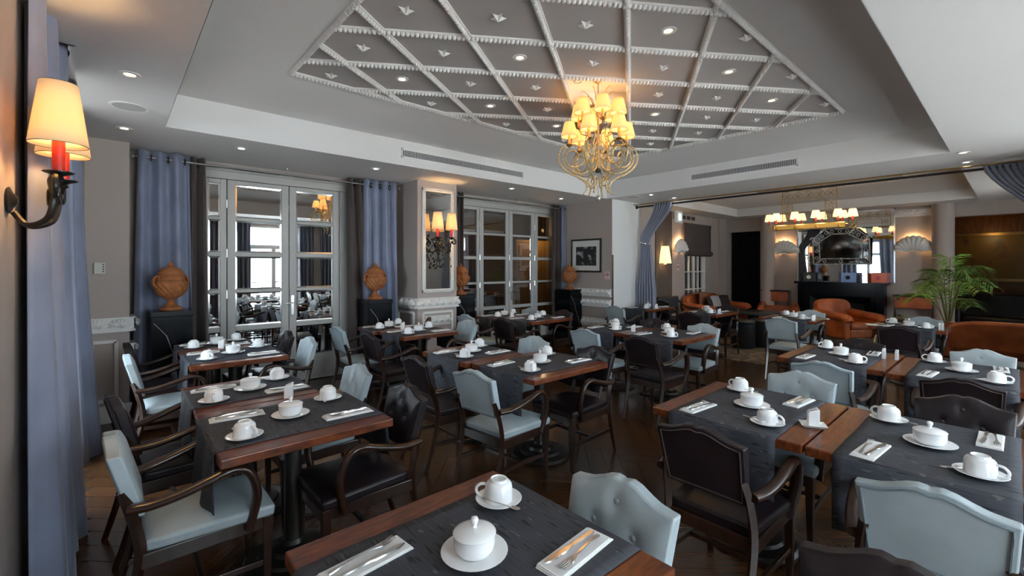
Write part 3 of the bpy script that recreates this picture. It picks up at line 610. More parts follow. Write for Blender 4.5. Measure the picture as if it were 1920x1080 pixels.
# ---------------------------------------------------------------- chairs
BACKO = [(-1, 0), (-.85, .003), (-.66, .009), (-.48, .022), (-.3, .038), (-.15, .045), (-.05, .042), (0, .039), (.05, .042), (.15, .045), (.3, .038), (.48, .022), (.66, .009), (.85, .003), (1, 0)]
def topz(u):
    for k in range(len(BACKO)-1):
        a, b = BACKO[k], BACKO[k+1]
        if a[0] <= u <= b[0]: return a[1]+(b[1]-a[1])*(u-a[0])/(b[0]-a[0])
    return 0
def make_chair(style):
    lea, btn, pip = ('blue_leather', 'button_blue', 'piping_blue') if style == 'blue' else ('dark_leather', 'button_dark', 'piping_dark')
    t = thing('dining_chair', 'x', 'chair')
    def sf(i, j, top=True):
        u, v = i*2-1, j*2-1; w = .222-.022*(1-i); return u, v, w
    b = MB(); nu, nv = 12, 12; v = []; f = []
    for zz in (0, 1):
        for i in range(nu+1):
            for j in range(nv+1):
                u, q = i/nu*2-1, j/nv*2-1; w = .21+.018*u; ed = max(abs(u), abs(q)); x = .01+.235*u; 
                z = .40 if zz == 0 else .447+.032*(1-abs(u)**4)*(1-abs(q)**4)
                s = 1 if zz else .985
                v.append((x*s, w*q*s*(1 if abs(u) < .99 else .97), z))
    N = (nu+1)*(nv+1)
    for i in range(nu):
        for j in range(nv): a = i*(nv+1)+j; f += [(a, a+nv+1, a+nv+2, a+1), (N+a, N+a+1, N+a+nv+2, N+a+nv+1)]
    per = [i*(nv+1) for i in range(nu+1)]+[nu*(nv+1)+j for j in range(1, nv+1)]+[i*(nv+1)+nv for i in range(nu-1, -1, -1)]+[j for j in range(nv-1, 0, -1)]
    f += [(per[k], per[(k+1) % len(per)], N+per[(k+1) % len(per)], N+per[k]) for k in range(len(per))]
    b.add(v, f); b.build('seat', lea, t, ang=60, bev=.011)
    b = MB()
    for lo, hi in (((-.235, -.205, .345), (.24, -.18, .405)), ((-.235, .18, .345), (.24, .205, .405)), ((.213, -.2, .345), (.242, .2, .405)), ((-.24, -.19, .345), (-.212, .19, .405))): b.b2(lo, hi)
    b.build('seat_frame', 'chair_wood', t, ang=None, bev=.003)
    # backrest
    btns = [(-.40, .56), (.40, .56), (0, .80)] 
    def bk(y, z, front):
        h = (z-.545)/.27; xb = -.25-.075*h; return xb
    nu, nv = 40, 22; v = []; f = []
    for fr in (0, 1):
        for i in range(nu+1):
            for j in range(nv+1):
                u = i/nu*2-1; q = j/nv; z = .548+(.262+topz(u))*q; y = u*(.178+.016*q); x = -.325+.0-.0+.0
                x = -.268-.072*(z-.548)/.262
                if fr:
                    e = min(1, (1-abs(u))*4, q*5, (1-q)*5); x += .046+.012*max(0, math.sin(max(0, e)*PI/2))
                    for bu, bq in btns: d2 = ((u-bu)*.19)**2+((q-bq)*.27)**2; x -= .011*math.exp(-d2/.0007)
                v.append((x, y, z))
    N = (nu+1)*(nv+1)
    for i in range(nu):
        for j in range(nv): a = i*(nv+1)+j; f += [(a, a+1, a+nv+2, a+nv+1), (N+a, N+a+nv+1, N+a+nv+2, N+a+1)]
    per = [i*(nv+1) for i in range(nu+1)]+[nu*(nv+1)+j for j in range(1, nv+1)]+[i*(nv+1)+nv for i in range(nu-1, -1, -1)]+[j for j in range(nv-1, 0, -1)]
    f += [(per[k], N+per[k], N+per[(k+1) % len(per)], per[(k+1) % len(per)]) for k in range(len(per))]
    b = MB(); b.add(v, f); back = b.build('backrest', lea, t, ang=50, bev=.006)
    for bu, bq in btns:
        z = .548+(.262+topz(bu))*bq; b = MB(); b.ball((-.268-.072*(z-.548)/.262+.045, bu*(.178+.016*bq), z), .0125, 10, 6, (.55, 1, 1)); b.build('button', btn, back)
    pts = []
    def bp(u, q): z = .548+(.262+topz(u))*q; return (-.268-.072*(z-.548)/.262-.002, u*(.178+.016*q), z)
    for k in range(25): pts.append(bp(-.91+1.82*k/24, .935))
    for k in range(1, 8): pts.append(bp(.91, .935-.885*k/8))
    for k in range(13): pts.append(bp(.91-1.82*k/12, .05))
    for k in range(1, 8): pts.append(bp(-.91, .05+.885*k/8))
    b = MB(); b.tube(pts, .0035, 5, True); b.build('piping', pip, back)
    for s in (-1, 1):
        b = MB(); b.taper((.218, s*.19, .40), (.212, s*.192, 0), (.021, .021), (.013, .013)); b.build('leg', 'chair_wood', t, ang=None, bev=.003)
        b = MB(); q = cr([(-.335, s*.185, 0), (-.275, s*.19, .2), (-.236, s*.192, .4), (-.262, s*.186, .56), (-.29, s*.17, .66)], 4); b.tube(q, [.014+.006*min(1, p.z/.4) for p in q], 4, sq=1); b.build('leg', 'chair_wood', t, ang=30)
        P = cr([(-.275, s*.203, .60), (-.2, s*.222, .600), (-.11, s*.238, .618), (-.01, s*.246, .648), (.06, s*.247, .668), (.115, s*.245, .655), (.152, s*.24, .60), (.166, s*.232, .52), (.155, s*.218, .44), (.135, s*.21, .37)], 5)
        b = MB(); b.tube(P, [.0185 for k in range(len(P))], 10, sq=1.45); b.build('arm', 'chair_wood', t, ang=60)
        b = MB(); b.bar((-.272, s*.19, .2), (.215, s*.191, .185), .018, .026); b.build('stretcher', 'chair_wood', t, ang=None, bev=.002)
    b = MB(); b.bar((-.03, -.19, .192), (-.03, .19, .192), .018, .024); b.build('stretcher', 'chair_wood', t, ang=None, bev=.002)
    return t
PROTO = {k: make_chair(k) for k in ('blue', 'dark')}
USED = set()
COLN = {'blue': 'blue grey leather', 'dark': 'dark leather'}
def chair(style, bx, y, face, where, rot=0):        # bx: x of the back's top; face +1/-1
    x = bx+face*.32; rz = (0 if face > 0 else PI)+rot; label = '%s chair %s' % (COLN[style], where)
    if style not in USED:
        USED.add(style); o = PROTO[style]; o.location = (x, y, 0); o.rotation_euler = (0, 0, rz); o['label'] = label; o['group'] = style+' leather dining chairs'; return o
    return dup(PROTO[style], (x, y, 0), rz, label, 'chair', style+' leather dining chairs')
# ---------------------------------------------------------------- tables and settings
TABLES = {  # x0, x1, y0, y1, name, hang of the runner
 'T1': (.36, 1.115, .60, 1.362, 'the foreground table'),
 'L1': (.33, 1.10, 2.17, 2.925, 'the nearest table on the left'),
 'L2': (.335, .985, 2.94, 3.62, 'the second table on the left'),
 'L3': (.46, 1.18, 4.32, 5.10, 'the third table on the left'),
 'L4': (.46, 1.10, 5.12, 5.64, 'the last table on the left'),
 'R1': (2.29, 3.13, .635, 1.375, 'the left table of the front right pair'),
 'R2': (2.29, 3.13, -.12, .625, 'the right table of the front right pair'),
 'M1': (2.20, 3.05, 2.235, 2.97, 'the right table of the centre pair'),
 'M2': (2.16, 2.80, 2.985, 3.68, 'the left table of the centre pair'),
 'K1': (2.42, 3.15, 4.52, 5.15, 'the nearer table before the mirrored pillar'),
 'K2': (2.38, 3.00, 5.165, 5.70, 'the further table before the mirrored pillar'),
 'W1': (4.36, 5.28, .665, 1.41, 'the left table of the second right pair'),
 'W2': (4.30, 5.20, -.12, .645, 'the right table of the second right pair'),
 'N1': (4.47, 5.27, 2.33, 3.085, 'the right table of the rear middle pair'),
 'N2': (4.49, 5.20, 3.10, 3.78, 'the left table of the rear middle pair'),
 'P1': (4.40, 5.27, 4.52, 5.17, 'the nearer table by the middle doors'),
 'P2': (4.30, 5.10, 5.19, 5.70, 'the further table by the middle doors'),
 'Q': (7.2, 8.1, 4.38, 4.97, 'the small table by the tied curtain'),
 'S': (7.25, 8.1, 3.2, 3.86, 'the table in front of the orange sofa'),
 'U': (7.47, 8.15, 1.9, 2.65, 'the table in front of the orange armchair'),
 'V': (7.53, 8.08, .555, 1.32, 'the table in front of the palm')}
TZ = .75; G_ = {}
def lathe_obj(name, prof, m, par=None, n=28, capb=True, capt=True, loc=None): b = MB(); b.lathe(prof, n, capb=capb, capt=capt); return b.build(name, m, par, ang=40, loc=loc)
def proto_saucer(R):
    k = R/.078; b = MB(); b.lathe([(.03*k, 0), (.032*k, .003), (.05*k, .006), (R-.004, .0145), (R, .0165), (R-.003, .0175), (.05*k, .0095), (.032*k, .007), (.001, .0065)], 32, capt=False); return b.build('saucer', 'china')
def proto_cup():
    b = MB(); b.lathe([(.0455, 0), (.0475, .002), (.047, .012), (.0465, .04), (.0445, .052), (.038, .061), (.030, .0645), (.0285, .071), (.026, .072), (.024, .0675), (.001, .067)], 28, capt=False); o = b.build('coffee_cup', 'china')
    b = MB(); b.tube(cr([(.044, 0, .05), (.062, 0, .049), (.076, 0, .036), (.074, 0, .02), (.06, 0, .011), (.045, 0, .012)], 5), .0052, 8, sq=1.3); b.build('handle', 'china', o); return o
def proto_bowl():
    b = MB(); b.lathe([(.036, 0), (.040, .002), (.050, .009), (.0555, .02), (.0575, .035), (.0575, .054), (.053, .055)], 32); o = b.build('sugar_bowl', 'china')
    b = MB(); b.lathe([(.0585, .0555), (.0595, .057), (.056, .061), (.042, .0665), (.022, .070), (.008, .0712), (.001, .0715)], 32, capt=False); l = b.build('lid', 'china', o)
    b = MB(); b.lathe([(.0075, .070), (.0062, .077), (.0098, .084), (.0115, .091), (.0088, .097), (.001, .100)], 14, capt=False); b.build('knob', 'china', l); return o
def proto_napkin():
    b = MB()
    for k, (w, h) in enumerate(((.042, .003), (.041, .0035), (.040, .003))): b.box((k*.002, -k*.001, .0016+k*.0033), (.25-k*.01, w*2, h))
    return b.build('napkin', 'napkin', bev=.0014)
def blade(name, outline, th, zf):       # flat cutlery along +x
    b = MB(); k = len(outline); v = [(x, y, zf(x)) for x, y in outline]+[(x, y, zf(x)+th) for x, y in outline]
    b.add(v, [tuple(range(k))[::-1], tuple(range(k, 2*k))]+[(i, (i+1) % k, k+(i+1) % k, k+i) for i in range(k)]); return b
def strip(pts, zf, th):               # symmetrical profile (x, halfwidth) -> quads
    b = MB(); v = []; n = len(pts)
    for x, w in pts: v += [(x, -w, zf(x)), (x, w, zf(x)), (x, w*.8, zf(x)+th), (x, -w*.8, zf(x)+th)]
    f = [(0, 1, 2, 3), (4*n-4, 4*n-1, 4*n-2, 4*n-3)]
    for i in range(n-1): a = 4*i; f += [(a, a+4, a+5, a+1), (a+1, a+5, a+6, a+2), (a+2, a+6, a+7, a+3), (a+3, a+7, a+4, a)]
    return b.add(v, f)
def proto_fork():
    zf = lambda x: .004*math.cos((x+.02)*25)+.004
    b = strip([(-.10, .0055), (-.095, .007), (-.05, .0045), (.02, .0032), (.045, .009), (.058, .0115)], zf, .0028); o = b.build('fork', 'steel')
    for y in (-.0092, -.0031, .0031, .0092): b = MB(); b.tube([(.056, y, zf(.056)+.0015), (.075, y, .004), (.097, y*.96, .0085)], [.0019, .0017, .001], 5); b.build('tine', 'steel', o)
    return o
def proto_knife():
    b = strip([(-.105, .0055), (-.10, .0075), (-.03, .006), (.0, .0045), (.012, .0085), (.06, .010), (.088, .0075), (.105, .0012)], lambda x: .001, .004); return b.build('knife', 'steel')
def proto_spoon():
    zf = lambda x: .003+.02*max(0, -x-.0)*3
    b = strip([(-.075, .0035), (-.07, .0045), (-.02, .0025), (.02, .002), (.03, .006), (.043, .0095), (.056, .0085), (.064, .003)], zf, .002); return b.build('teaspoon', 'steel')
def proto_shaker():
    b = MB(); b.prism([(-.024, 0), (.024, 0), (.024, .064), (.016, .074), (-.02, .088), (-.024, .085)], .022, lambda a, c, d: (d-.011, a, c)); o = b.build('salt_shaker', 'china', bev=.003)
    b = MB()
    for k in range(3): b.ball((0, -.008+k*.008, .0815-.002*k), .0018, 5, 4)
    b.build('holes', 'black', o); return o
PR = dict(saucer=proto_saucer(.078), plate=proto_saucer(.092), cup=proto_cup(), bowl=proto_bowl(), napkin=proto_napkin(), fork=proto_fork(), knife=proto_knife(), spoon=proto_spoon(), shaker=proto_shaker())
PR_USED = set()
def put(k, loc, rz, label, cat, group):
    if k not in PR_USED:
        PR_USED.add(k); o = PR[k]; o.location = loc; o.rotation_euler = (0, 0, rz); return tag(o, label, cat, group)
    return dup(PR[k], loc, rz, label, cat, group)
def table(key, x0, x1, y0, y1, nm):
    x, y = (x0+x1)/2, (y0+y1)/2; a, c = (x1-x0)/2, (y1-y0)/2; bare = nm.replace('the ', '', 1)
    t = thing('dining_table', 'dark wooden pedestal table with a charcoal runner, '+bare, 'table', (x, y, 0), 0, 'dining tables')
    b = MB(); b.b2((-a, -c, TZ-.042), (a, c, TZ)); b.build('tabletop', 'table_wood', t, ang=None, bev=.006)
    b = MB(); b.b2((-a*.55, -.03, TZ-.075), (a*.55, .03, TZ-.042)); b.b2((-.03, -c*.7, TZ-.075), (.03, c*.7, TZ-.042)); b.build('support_bracket', 'chair_wood', t, ang=None)
    b = MB(); b.lathe([(.052, .10), (.045, .13), (.042, .3), (.042, TZ-.075)], 20); b.build('pedestal', 'iron_base', t)
    b = MB(); b.lathe([(.235, 0), (.24, .012), (.225, .03), (.17, .04), (.16, .055), (.11, .062), (.1, .085), (.06, .10), (.05, .12)], 32); b.build('base', 'iron_base', t)
    # runner
    w = c-.105; rnd = random.Random(key); h0, h1 = (rnd.uniform(.25, .28) if key[0] in 'LT' else rnd.uniform(.29, .35)), rnd.uniform(.24, .28); e = .0045
    path = [(-a-.006-.012*0, TZ-h0), (-a-.008, TZ-h0*.6), (-a-.007, TZ-.06), (-a-.006, TZ-.008), (-a+.006, TZ+.003), (-a*.5, TZ+.0028), (0, TZ+.0028), (a*.5, TZ+.0028), (a-.006, TZ+.003), (a+.006, TZ-.008), (a+.007, TZ-.06), (a+.008, TZ-h1)]
    nv = 14; b = MB(); v = []
    for i, (px, pz) in enumerate(path):
        for j in range(nv+1):
            q = j/nv*2-1; hang = (TZ-pz) if pz < TZ-.03 else 0; s = -1 if px < 0 else 1
            v.append((px+s*(hang*.06*(1+math.sin(q*6+i*.3+h0*40))), q*w*(1+.0*hang)+.002*math.sin(i*3), pz))
    k = nv+1; b.add(v, [(i*k+j, i*k+j+1, (i+1)*k+j+1, (i+1)*k+j) for i in range(len(path)-1) for j in range(nv)])
    o = b.build('table_runner', 'runner', None, ang=40, solid=.003, loc=(x, y, 0)); tag(o, 'charcoal woven runner draped over '+nm, 'table runner', 'table runners')
    z = TZ+.0048; jit = lambda s=.012: rnd.uniform(-s, s)
    if key == 'Q' or key == 'S': pass
    bx, by = x+jit(), y+jit()
    put('plate', (bx, by, z), 0, 'saucer under the lidded bowl on '+nm, 'saucer', 'saucers under the bowls')
    put('bowl', (bx, by, z+.0075), jit(3), 'white lidded sugar bowl on '+nm, 'bowl', 'lidded sugar bowls')
    for s, en in ((-1, 'near'), (1, 'far')):
        ex = x+s*a; cx_, cy_ = ex-s*.135*(a/.38)+jit(), y+s*c*.46+jit(); nx, ny = ex-s*.15+jit(), y-s*c*.47+jit(); r0 = 0 if s < 0 else PI
        put('saucer', (cx_, cy_, z), 0, 'saucer under the upturned cup, %s end of %s' % (en, nm), 'saucer', 'coffee saucers')
        put('cup', (cx_, cy_, z+.0085), rnd.uniform(-2.2, -1.0) if s < 0 else rnd.uniform(1.2, 2.4), 'upturned white cup at the %s end of %s' % (en, nm), 'cup', 'upturned cups')
        put('spoon', (cx_-.028-s*.0, cy_-s*.052, z+.0185), r0+PI/2+rnd.uniform(-.6, .6), 'teaspoon on the cup saucer, %s end of %s' % (en, nm), 'spoon', 'teaspoons')
        rr = r0+rnd.uniform(-.09, .09); ca, sa = math.cos(rr), math.sin(rr)
        put('napkin', (nx, ny, z), rr, 'white folded napkin under cutlery, %s end of %s' % (en, nm), 'napkin', 'folded napkins')
        for kk, off, dr in (('fork', .017, .05), ('knife', -.018, -.04)):
            put(kk, (nx-sa*off+.004*ca, ny+ca*off, z+.0112), rr+dr+rnd.uniform(-.04, .04), '%s on napkin at the %s end of %s' % (kk, en, nm), kk, kk+'s on napkins')
for k, v in TABLES.items(): table(k, *v)
def shakers(x, y, rz, where, dish=False, sep=.026):
    z = TZ+.001
    if dish:
        b = MB(); b.add([(-.03, -.04, 0), (.03, -.04, 0), (.03, .04, 0), (-.03, .04, 0), (-.045, -.055, .014), (.045, -.055, .014), (.045, .055, .014), (-.045, .055, .014), (-.04, -.05, .013), (.04, -.05, .013), (.04, .05, .013), (-.04, .05, .013), (-.03, -.04, .004), (.03, -.04, .004), (.03, .04, .004), (-.03, .04, .004)],
                        [(3, 2, 1, 0)]+[(r*4+k, r*4+(k+1) % 4, r*4+4+(k+1) % 4, r*4+4+k) for r in range(3) for k in range(4)]+[(12, 13, 14, 15)])
        o = b.build('cruet_dish', 'china', ang=None, loc=(x, y, z)); o.rotation_euler = (0, 0, rz); tag(o, 'small square white dish holding the shakers '+where, 'dish'); z += .0045
    ca, sa = math.cos(rz), math.sin(rz)
    for s, w in ((-1, 'salt'), (1, 'pepper')):
        put('shaker', (x+s*ca*sep*.5, y+s*sa*sep*.5, z), rz, '%s white slant topped shaker of the pair %s' % ('first' if s < 0 else 'second', where), 'shaker', 'salt and pepper shakers')
shakers(.80, 2.935, 1.2, 'between the two nearest left tables', sep=.034); shakers(.79, 5.11, 1.2, 'between the third and last left tables', sep=.034)
shakers(2.74, 5.16, 1.2, 'on the tables before the mirrored pillar', sep=.034)
shakers(2.60, .672, .45, 'on the edge of the front right pair', True); shakers(4.95, .715, PI/2, 'standing apart on the second right pair', sep=.085)
shakers(4.72, 3.09, .5, 'on the rear middle pair'); shakers(4.62, 5.185, .5, 'on the tables by the middle doors', True)
shakers(7.5, 3.27, .5, 'on the table in front of the sofa', True); shakers(7.62, 1.97, .5, 'on the table in front of the armchair'); shakers(7.68, .62, PI/2, 'on the table in front of the palm'); shakers(7.55, 4.45, .5, 'on the small table by the curtain', True)
for args in (('blue', -.0, 2.50, 1, 'in the left foreground beside the blue curtain'), ('dark', .0, 3.28, 1, 'second from the front along the left wall', .12), ('blue', .09, 4.62, 1, 'third from the front along the left wall'), ('dark', .10, 5.33, 1, 'last along the left wall by the pedestal'),
             ('blue', 1.245, .855, -1, 'with three buttons at the far end of the foreground table'), ('dark', 1.29, 2.36, -1, 'with shiny buttoned back at the far side of the nearest left table'), ('blue', 1.30, 3.09, -1, 'at the far side of the second left table'), ('blue', 1.44, 4.6, -1, 'at the far side of the third left table'), ('dark', 1.40, 5.18, -1, 'at the far side of the last left table'),
             ('dark', 2.0, 4.5, 1, 'seen from behind at the nearer pillar table'), ('blue', 1.93, 5.2, 1, 'seen from behind at the further pillar table'), ('dark', 1.755, 3.1, 1, 'seen from behind at the left table of the centre pair'), ('blue', 1.80, 2.45, 1, 'seen from behind at the right table of the centre pair', .1),
             ('dark', 1.91, .92, 1, 'seen from behind at the front right pair'), ('blue', 1.93, .18, 1, 'seen large from behind in the lower right corner'), ('dark', 1.38, .19, -1, 'cut off by the bottom edge beside the foreground table'),
             ('blue', 3.12, 3.17, -1, 'facing us behind the left table of the centre pair'), ('dark', 3.125, 2.42, -1, 'facing us behind the right table of the centre pair'), ('blue', 3.41, 4.68, -1, 'facing us at the nearer pillar table'), ('blue', 3.78, 5.25, 1, 'seen from behind at the further table by the middle doors'), ('dark', 3.24, 5.44, -1, 'in front of the pillar panels', -.5),
             ('dark', 3.91, 4.6, 1, 'seen from behind at the nearer table by the middle doors'), ('blue', 3.9, 3.18, 1, 'seen from behind at the left table of the rear middle pair'), ('dark', 3.88, 2.46, 1, 'seen from behind at the right table of the rear middle pair'), ('blue', 3.86, .95, 1, 'seen from behind at the left table of the second right pair'), ('dark', 3.92, .23, 1, 'seen from behind at the right table of the second right pair'),
             ('blue', 3.38, .94, -1, 'facing us behind the left table of the front right pair'), ('dark', 3.376, .19, -1, 'facing us behind the right table of the front right pair'), ('dark', 5.35, 1.0, -1, 'facing us behind the left table of the second right pair'), ('blue', 5.39, .19, -1, 'facing us behind the right table of the second right pair'), ('blue', 5.31, 2.5, -1, 'facing us behind the right table of the rear middle pair'), ('dark', 5.37, 3.2, -1, 'facing us behind the left table of the rear middle pair'),
             ('blue', 5.18, 5.35, -1, 'facing us behind the further table by the middle doors'), ('dark', 5.32, 4.75, -1, 'facing us behind the nearer table by the middle doors'), ('blue', 6.52, 4.65, 1, 'seen from behind before the tied curtain'), ('dark', 6.5, 3.28, 1, 'seen from behind before the orange sofa'), ('blue', 6.68, 2.1, 1, 'seen from behind before the orange armchair'), ('dark', 6.76, .91, 1, 'seen from behind before the palm'),
             ('blue', 8.21, 2.15, -1, 'facing us at the table before the orange armchair'), ('blue', 8.28, .85, -1, 'facing us at the table before the palm'), ('dark', 8.18, 3.42, -1, 'facing us at the table before the orange sofa'), ('dark', 8.25, 4.75, -1, 'facing us at the small table by the tied curtain')):
    chair(*args)
# ---------------------------------------------------------------- urns on marble pedestals
def urn_proto():
    t = thing('terracotta_urn', 'x', 'urn')
    lathe_obj('foot', [(.095, 0), (.1, .01), (.095, .028), (.075, .035), (.05, .055), (.032, .085), (.028, .105), (.036, .12)], 'terracotta', t)
    b = MB(); prof = [(.036, .115), (.06, .125), (.1, .155), (.132, .2), (.147, .25), (.15, .285), (.142, .30)]
    def fn(a, z, i): return 1+.05*math.cos(16*a+z*26)*(1 if 0 < i < 6 else 0)
    fine = []
    for k in range(len(prof)-1):
        for q in range(5): fine.append((prof[k][0]+(prof[k+1][0]-prof[k][0])*q/5, prof[k][1]+(prof[k+1][1]-prof[k][1])*q/5))
    fine.append(prof[-1]); nf = len(fine)
    b.lathe(fine, 112, fn=lambda a, z, i: 1+.06*math.cos(16*a+z*80)*math.sin(PI*min(1, i/(nf-1))), capt=False); b.build('body', 'terracotta', t, ang=60)
    lathe_obj('neck', [(.142, .298), (.134, .305), (.122, .315), (.118, .345), (.128, .355), (.132, .365), (.12, .37)], 'terracotta', t, capb=False)
    l = None; b = MB(); b.lathe([(.118, .37), (.108, .395), (.085, .425), (.055, .445), (.03, .452), (.022, .46), (.03, .472), (.027, .485), (.012, .492), (.010, .505), (.001, .512)], 48, fn=lambda a, z, i: 1+.03*math.cos(18*a)*(1 if 0 < i < 4 else 0), capt=False); b.build('lid', 'terracotta', t, ang=60)
    for s in (-1, 1):
        b = MB(); b.tube(cr([(s*.135, 0, .24), (s*.168, 0, .27), (s*.172, 0, .315), (s*.15, 0, .35), (s*.125, 0, .345), (s*.122, 0, .325), (s*.137, 0, .32)], 5), [.014]*12+[.012]*19, 8, sq=1.5); b.build('handle', 'terracotta', t)
    return t
up = urn_proto(); first = True
pw_ = .17
for x, y, rz, ul, pl_ in ((.46, 6.08-.18, .5, 'large terracotta lidded urn on the leftmost black pedestal', 'black veined marble pedestal under the leftmost urn'), (2.74, 5.95, .2, 'terracotta lidded urn between mirrored doors and mirrored pillar', 'black marble pedestal left of the mirrored pillar'),
                     (4.22, 6.0, 1.2, 'terracotta lidded urn half hidden behind the mirrored pillar', 'black marble pedestal half hidden behind the mirrored pillar'), (6.72, 5.85, .1, 'terracotta lidded urn beside the framed photograph', 'black marble pedestal left of the right shell friezes')):
    b = MB(); b.b2((-pw_, -pw_, 0), (pw_, pw_, 1.03)); b.b2((-pw_-.008, -pw_-.008, 1.03), (pw_+.008, pw_+.008, 1.085)); b.b2((-pw_-.008, -pw_-.008, 0), (pw_+.008, pw_+.008, .05))
    o = b.build('marble_pedestal', 'marble', ang=None, bev=.003, loc=(x, y, 0)); tag(o, pl_, 'pedestal', 'black marble pedestals'); o.rotation_euler = (0, 0, 0)
    rn = random.Random(int(x*100)); b = MB(); yv = -pw_-.0005
    pts = [(-.15, 0), (-.05, -.13), (.0, -.3), (.06, -.42), (.10, -.6)]
    for k in range(4):
        (a0, z0), (a1, z1) = pts[k], pts[k+1]; b.add([(a0-.002, yv, .97+z0), (a0+.003, yv, .97+z0), (a1+.002, yv, .97+z1), (a1-.002, yv, .97+z1)], [(0, 1, 2, 3)])
    b.build('vein', 'marble_vein', o, ang=None)
    if first: u = up; u.location = (x, y, 1.085); u.rotation_euler = (0, 0, rz); u['label'] = ul; u['group'] = 'terracotta urns'; first = False
    else: dup(up, (x, y, 1.085), rz, ul, 'urn', 'terracotta urns')
# ---------------------------------------------------------------- lamps
def shade_part(par, x, y, z, r0, r1, h, m='shade', rim=True, name='lamp_shade', pleat=0):
    b = MB(); n = 48 if pleat else 28; k = 5
    b.lathe([(r0+(r1-r0)*i/k, h*i/k) for i in range(k+1)], n, (x, y, z), fn=(lambda a, zz, i: 1+.012*math.cos(24*a)) if pleat else None, capb=False, capt=False)
    s = b.build(name, m, par, ang=60, solid=.002)
    if rim:
        for rr, zz in ((r0, 0), (r1, h)): b = MB(); b.tube([(x+rr*math.cos(a), y+rr*math.sin(a), z+zz) for a in [q*PI/14 for q in range(28)]], .0016*r0/.09, 5, True); b.build('rim', 'shade_rim', s)
    return s
def spiral(c, r0, r1, a0, turns, n=16, plane=lambda u, v: (u, v)):
    out = []
    for k in range(n+1): t = k/n; r = r0+(r1-r0)*t; a = a0+turns*2*PI*t; out.append((c[0]+r*math.cos(a), c[1]+r*math.sin(a)))
    return out
def sconce(loc, rz, label, foliage, cand=True):
    t = thing('wall_sconce', label, 'sconce', loc, rz, 'iron wall sconces with pale shades')
    b = MB(); b.lathe([(.001, 0), (.05, .0), (.055, .008), (.03, .018), (.015, .03), (.001, .032)], 20); P = MB()
    m = Matrix.Rotation(-PI/2, 3, 'X'); P.add([m @ Vector(v) for v in b.v], b.f); P.build('backplate', 'iron', t)
    for s in (-1, 1):
        x, y, z = s*.12, .155, .11
        b = MB(); A = cr([(0, .02, -.05), (s*.03, .06, -.10), (s*.09, .12, -.075), (s*.115, .14, 0), (s*.085, .135, .045), (s*.075, .13, .085), (s*.1, .145, .105), (x, y, z-.01)], 6); b.tube(A, [.0115]*len(A), 8)
        sp = spiral((s*.16, .05), .045, .012, PI/2 if s > 0 else PI/2, -s*1.25); b.tube([(u, .15, v) for u, v in sp], [.0105-.004*k/len(sp) for k in range(len(sp))], 8); b.tube([(s*.115, .145, .095), (s*.13, .15, .1), (s*.16, .15, .095)], .008, 8)
        sp = spiral((s*.065, .02), .035, .01, -PI/2, s*1.2); b.tube([(u, .125, v) for u, v in sp], .007, 8); b.build('arm', 'iron', t)
        b = MB(); b.lathe([(.012, -.03), (.018, -.022), (.012, -.012), (.03, -.004), (.046, .002), (.047, .006), (.03, .003), (.02, .006)], 24, (x, y, z), fn=lambda a, zz, i: 1+.05*math.cos(12*a)*(1 if i in (4, 5) else 0)); b.build('drip_dish', 'iron', t)
        b = MB(); b.lathe([(.020, .004), (.020, .15), (.016, .152)], 16, (x, y, z)); b.build('candle', 'candle_red', t)
        b = MB(); b.ball((x, y, z+.18), .018, 10, 8, (1, 1, 1.5)); b.build('bulb', 'bulb', t)
        shade_part(t, x, y, z+.115, .090, .058, .25, 'shade')
        q = Matrix.Rotation(rz, 3, 'Z') @ Vector((x, y, z+.21)); lamp(loc[0]+q.x, loc[1]+q.y, loc[2]+q.z, 3.3, .03)
    if foliage:
        rn = random.Random(3)
        for k in range(26):
            a = rn.uniform(-1, 1); x, z = a*.13, rn.uniform(-.34, .12); y = rn.uniform(.04, .17); b = MB(); r = rn.uniform(.02, .04); th = rn.uniform(0, 6.28)
            b.add([(x, y, z), (x+r*math.cos(th+.5), y+.01, z+r*math.sin(th+.5)), (x+2*r*math.cos(th), y+.004, z+2*r*math.sin(th)), (x+r*math.cos(th-.5), y+.01, z+r*math.sin(th-.5))], [(0, 1, 2), (0, 2, 3)]); b.build('leaf', 'iron', t, ang=None, solid=.003)
        for s in (-1, 1):
            b = MB(); q = cr([(0, .05, .05), (s*.06, .1, -.05), (s*.1, .12, -.14), (s*.06, .1, -.24), (s*.02, .06, -.33)], 6); b.tube(q, .006, 6)
            for cz in (-.08, -.2): sp = spiral((s*.09, cz), .04, .01, 0, s*1.4); b.tube([(u, .12, v) for u, v in sp], .005, 6)
            b.build('vine', 'iron', t)
    return t
sconce((-.318, 2.71, 1.815), -PI/2, 'wrought iron twin candle sconce with glowing shades at the left edge', False)
sconce((3.63, YP-.037, 1.85), PI, 'iron twin candle sconce with leaves mounted over the pillar mirror', True)
def beaded(b, pts, r, n=6):
    P = cr(pts, 14); L = sum((P[k+1]-P[k]).length for k in range(len(P)-1)); q = [P[0]]; step = .011; acc = 0
    for k in range(len(P)-1):
        d = P[k+1]-P[k]; l = d.length; s = step-acc
        while s <= l: q.append(P[k]+d*(s/l)); s += step
        acc = l-(s-step)
    b.tube(q, [r if k % 2 else r*.55 for k in range(len(q))], n)
CHX, CHY = cx, cy
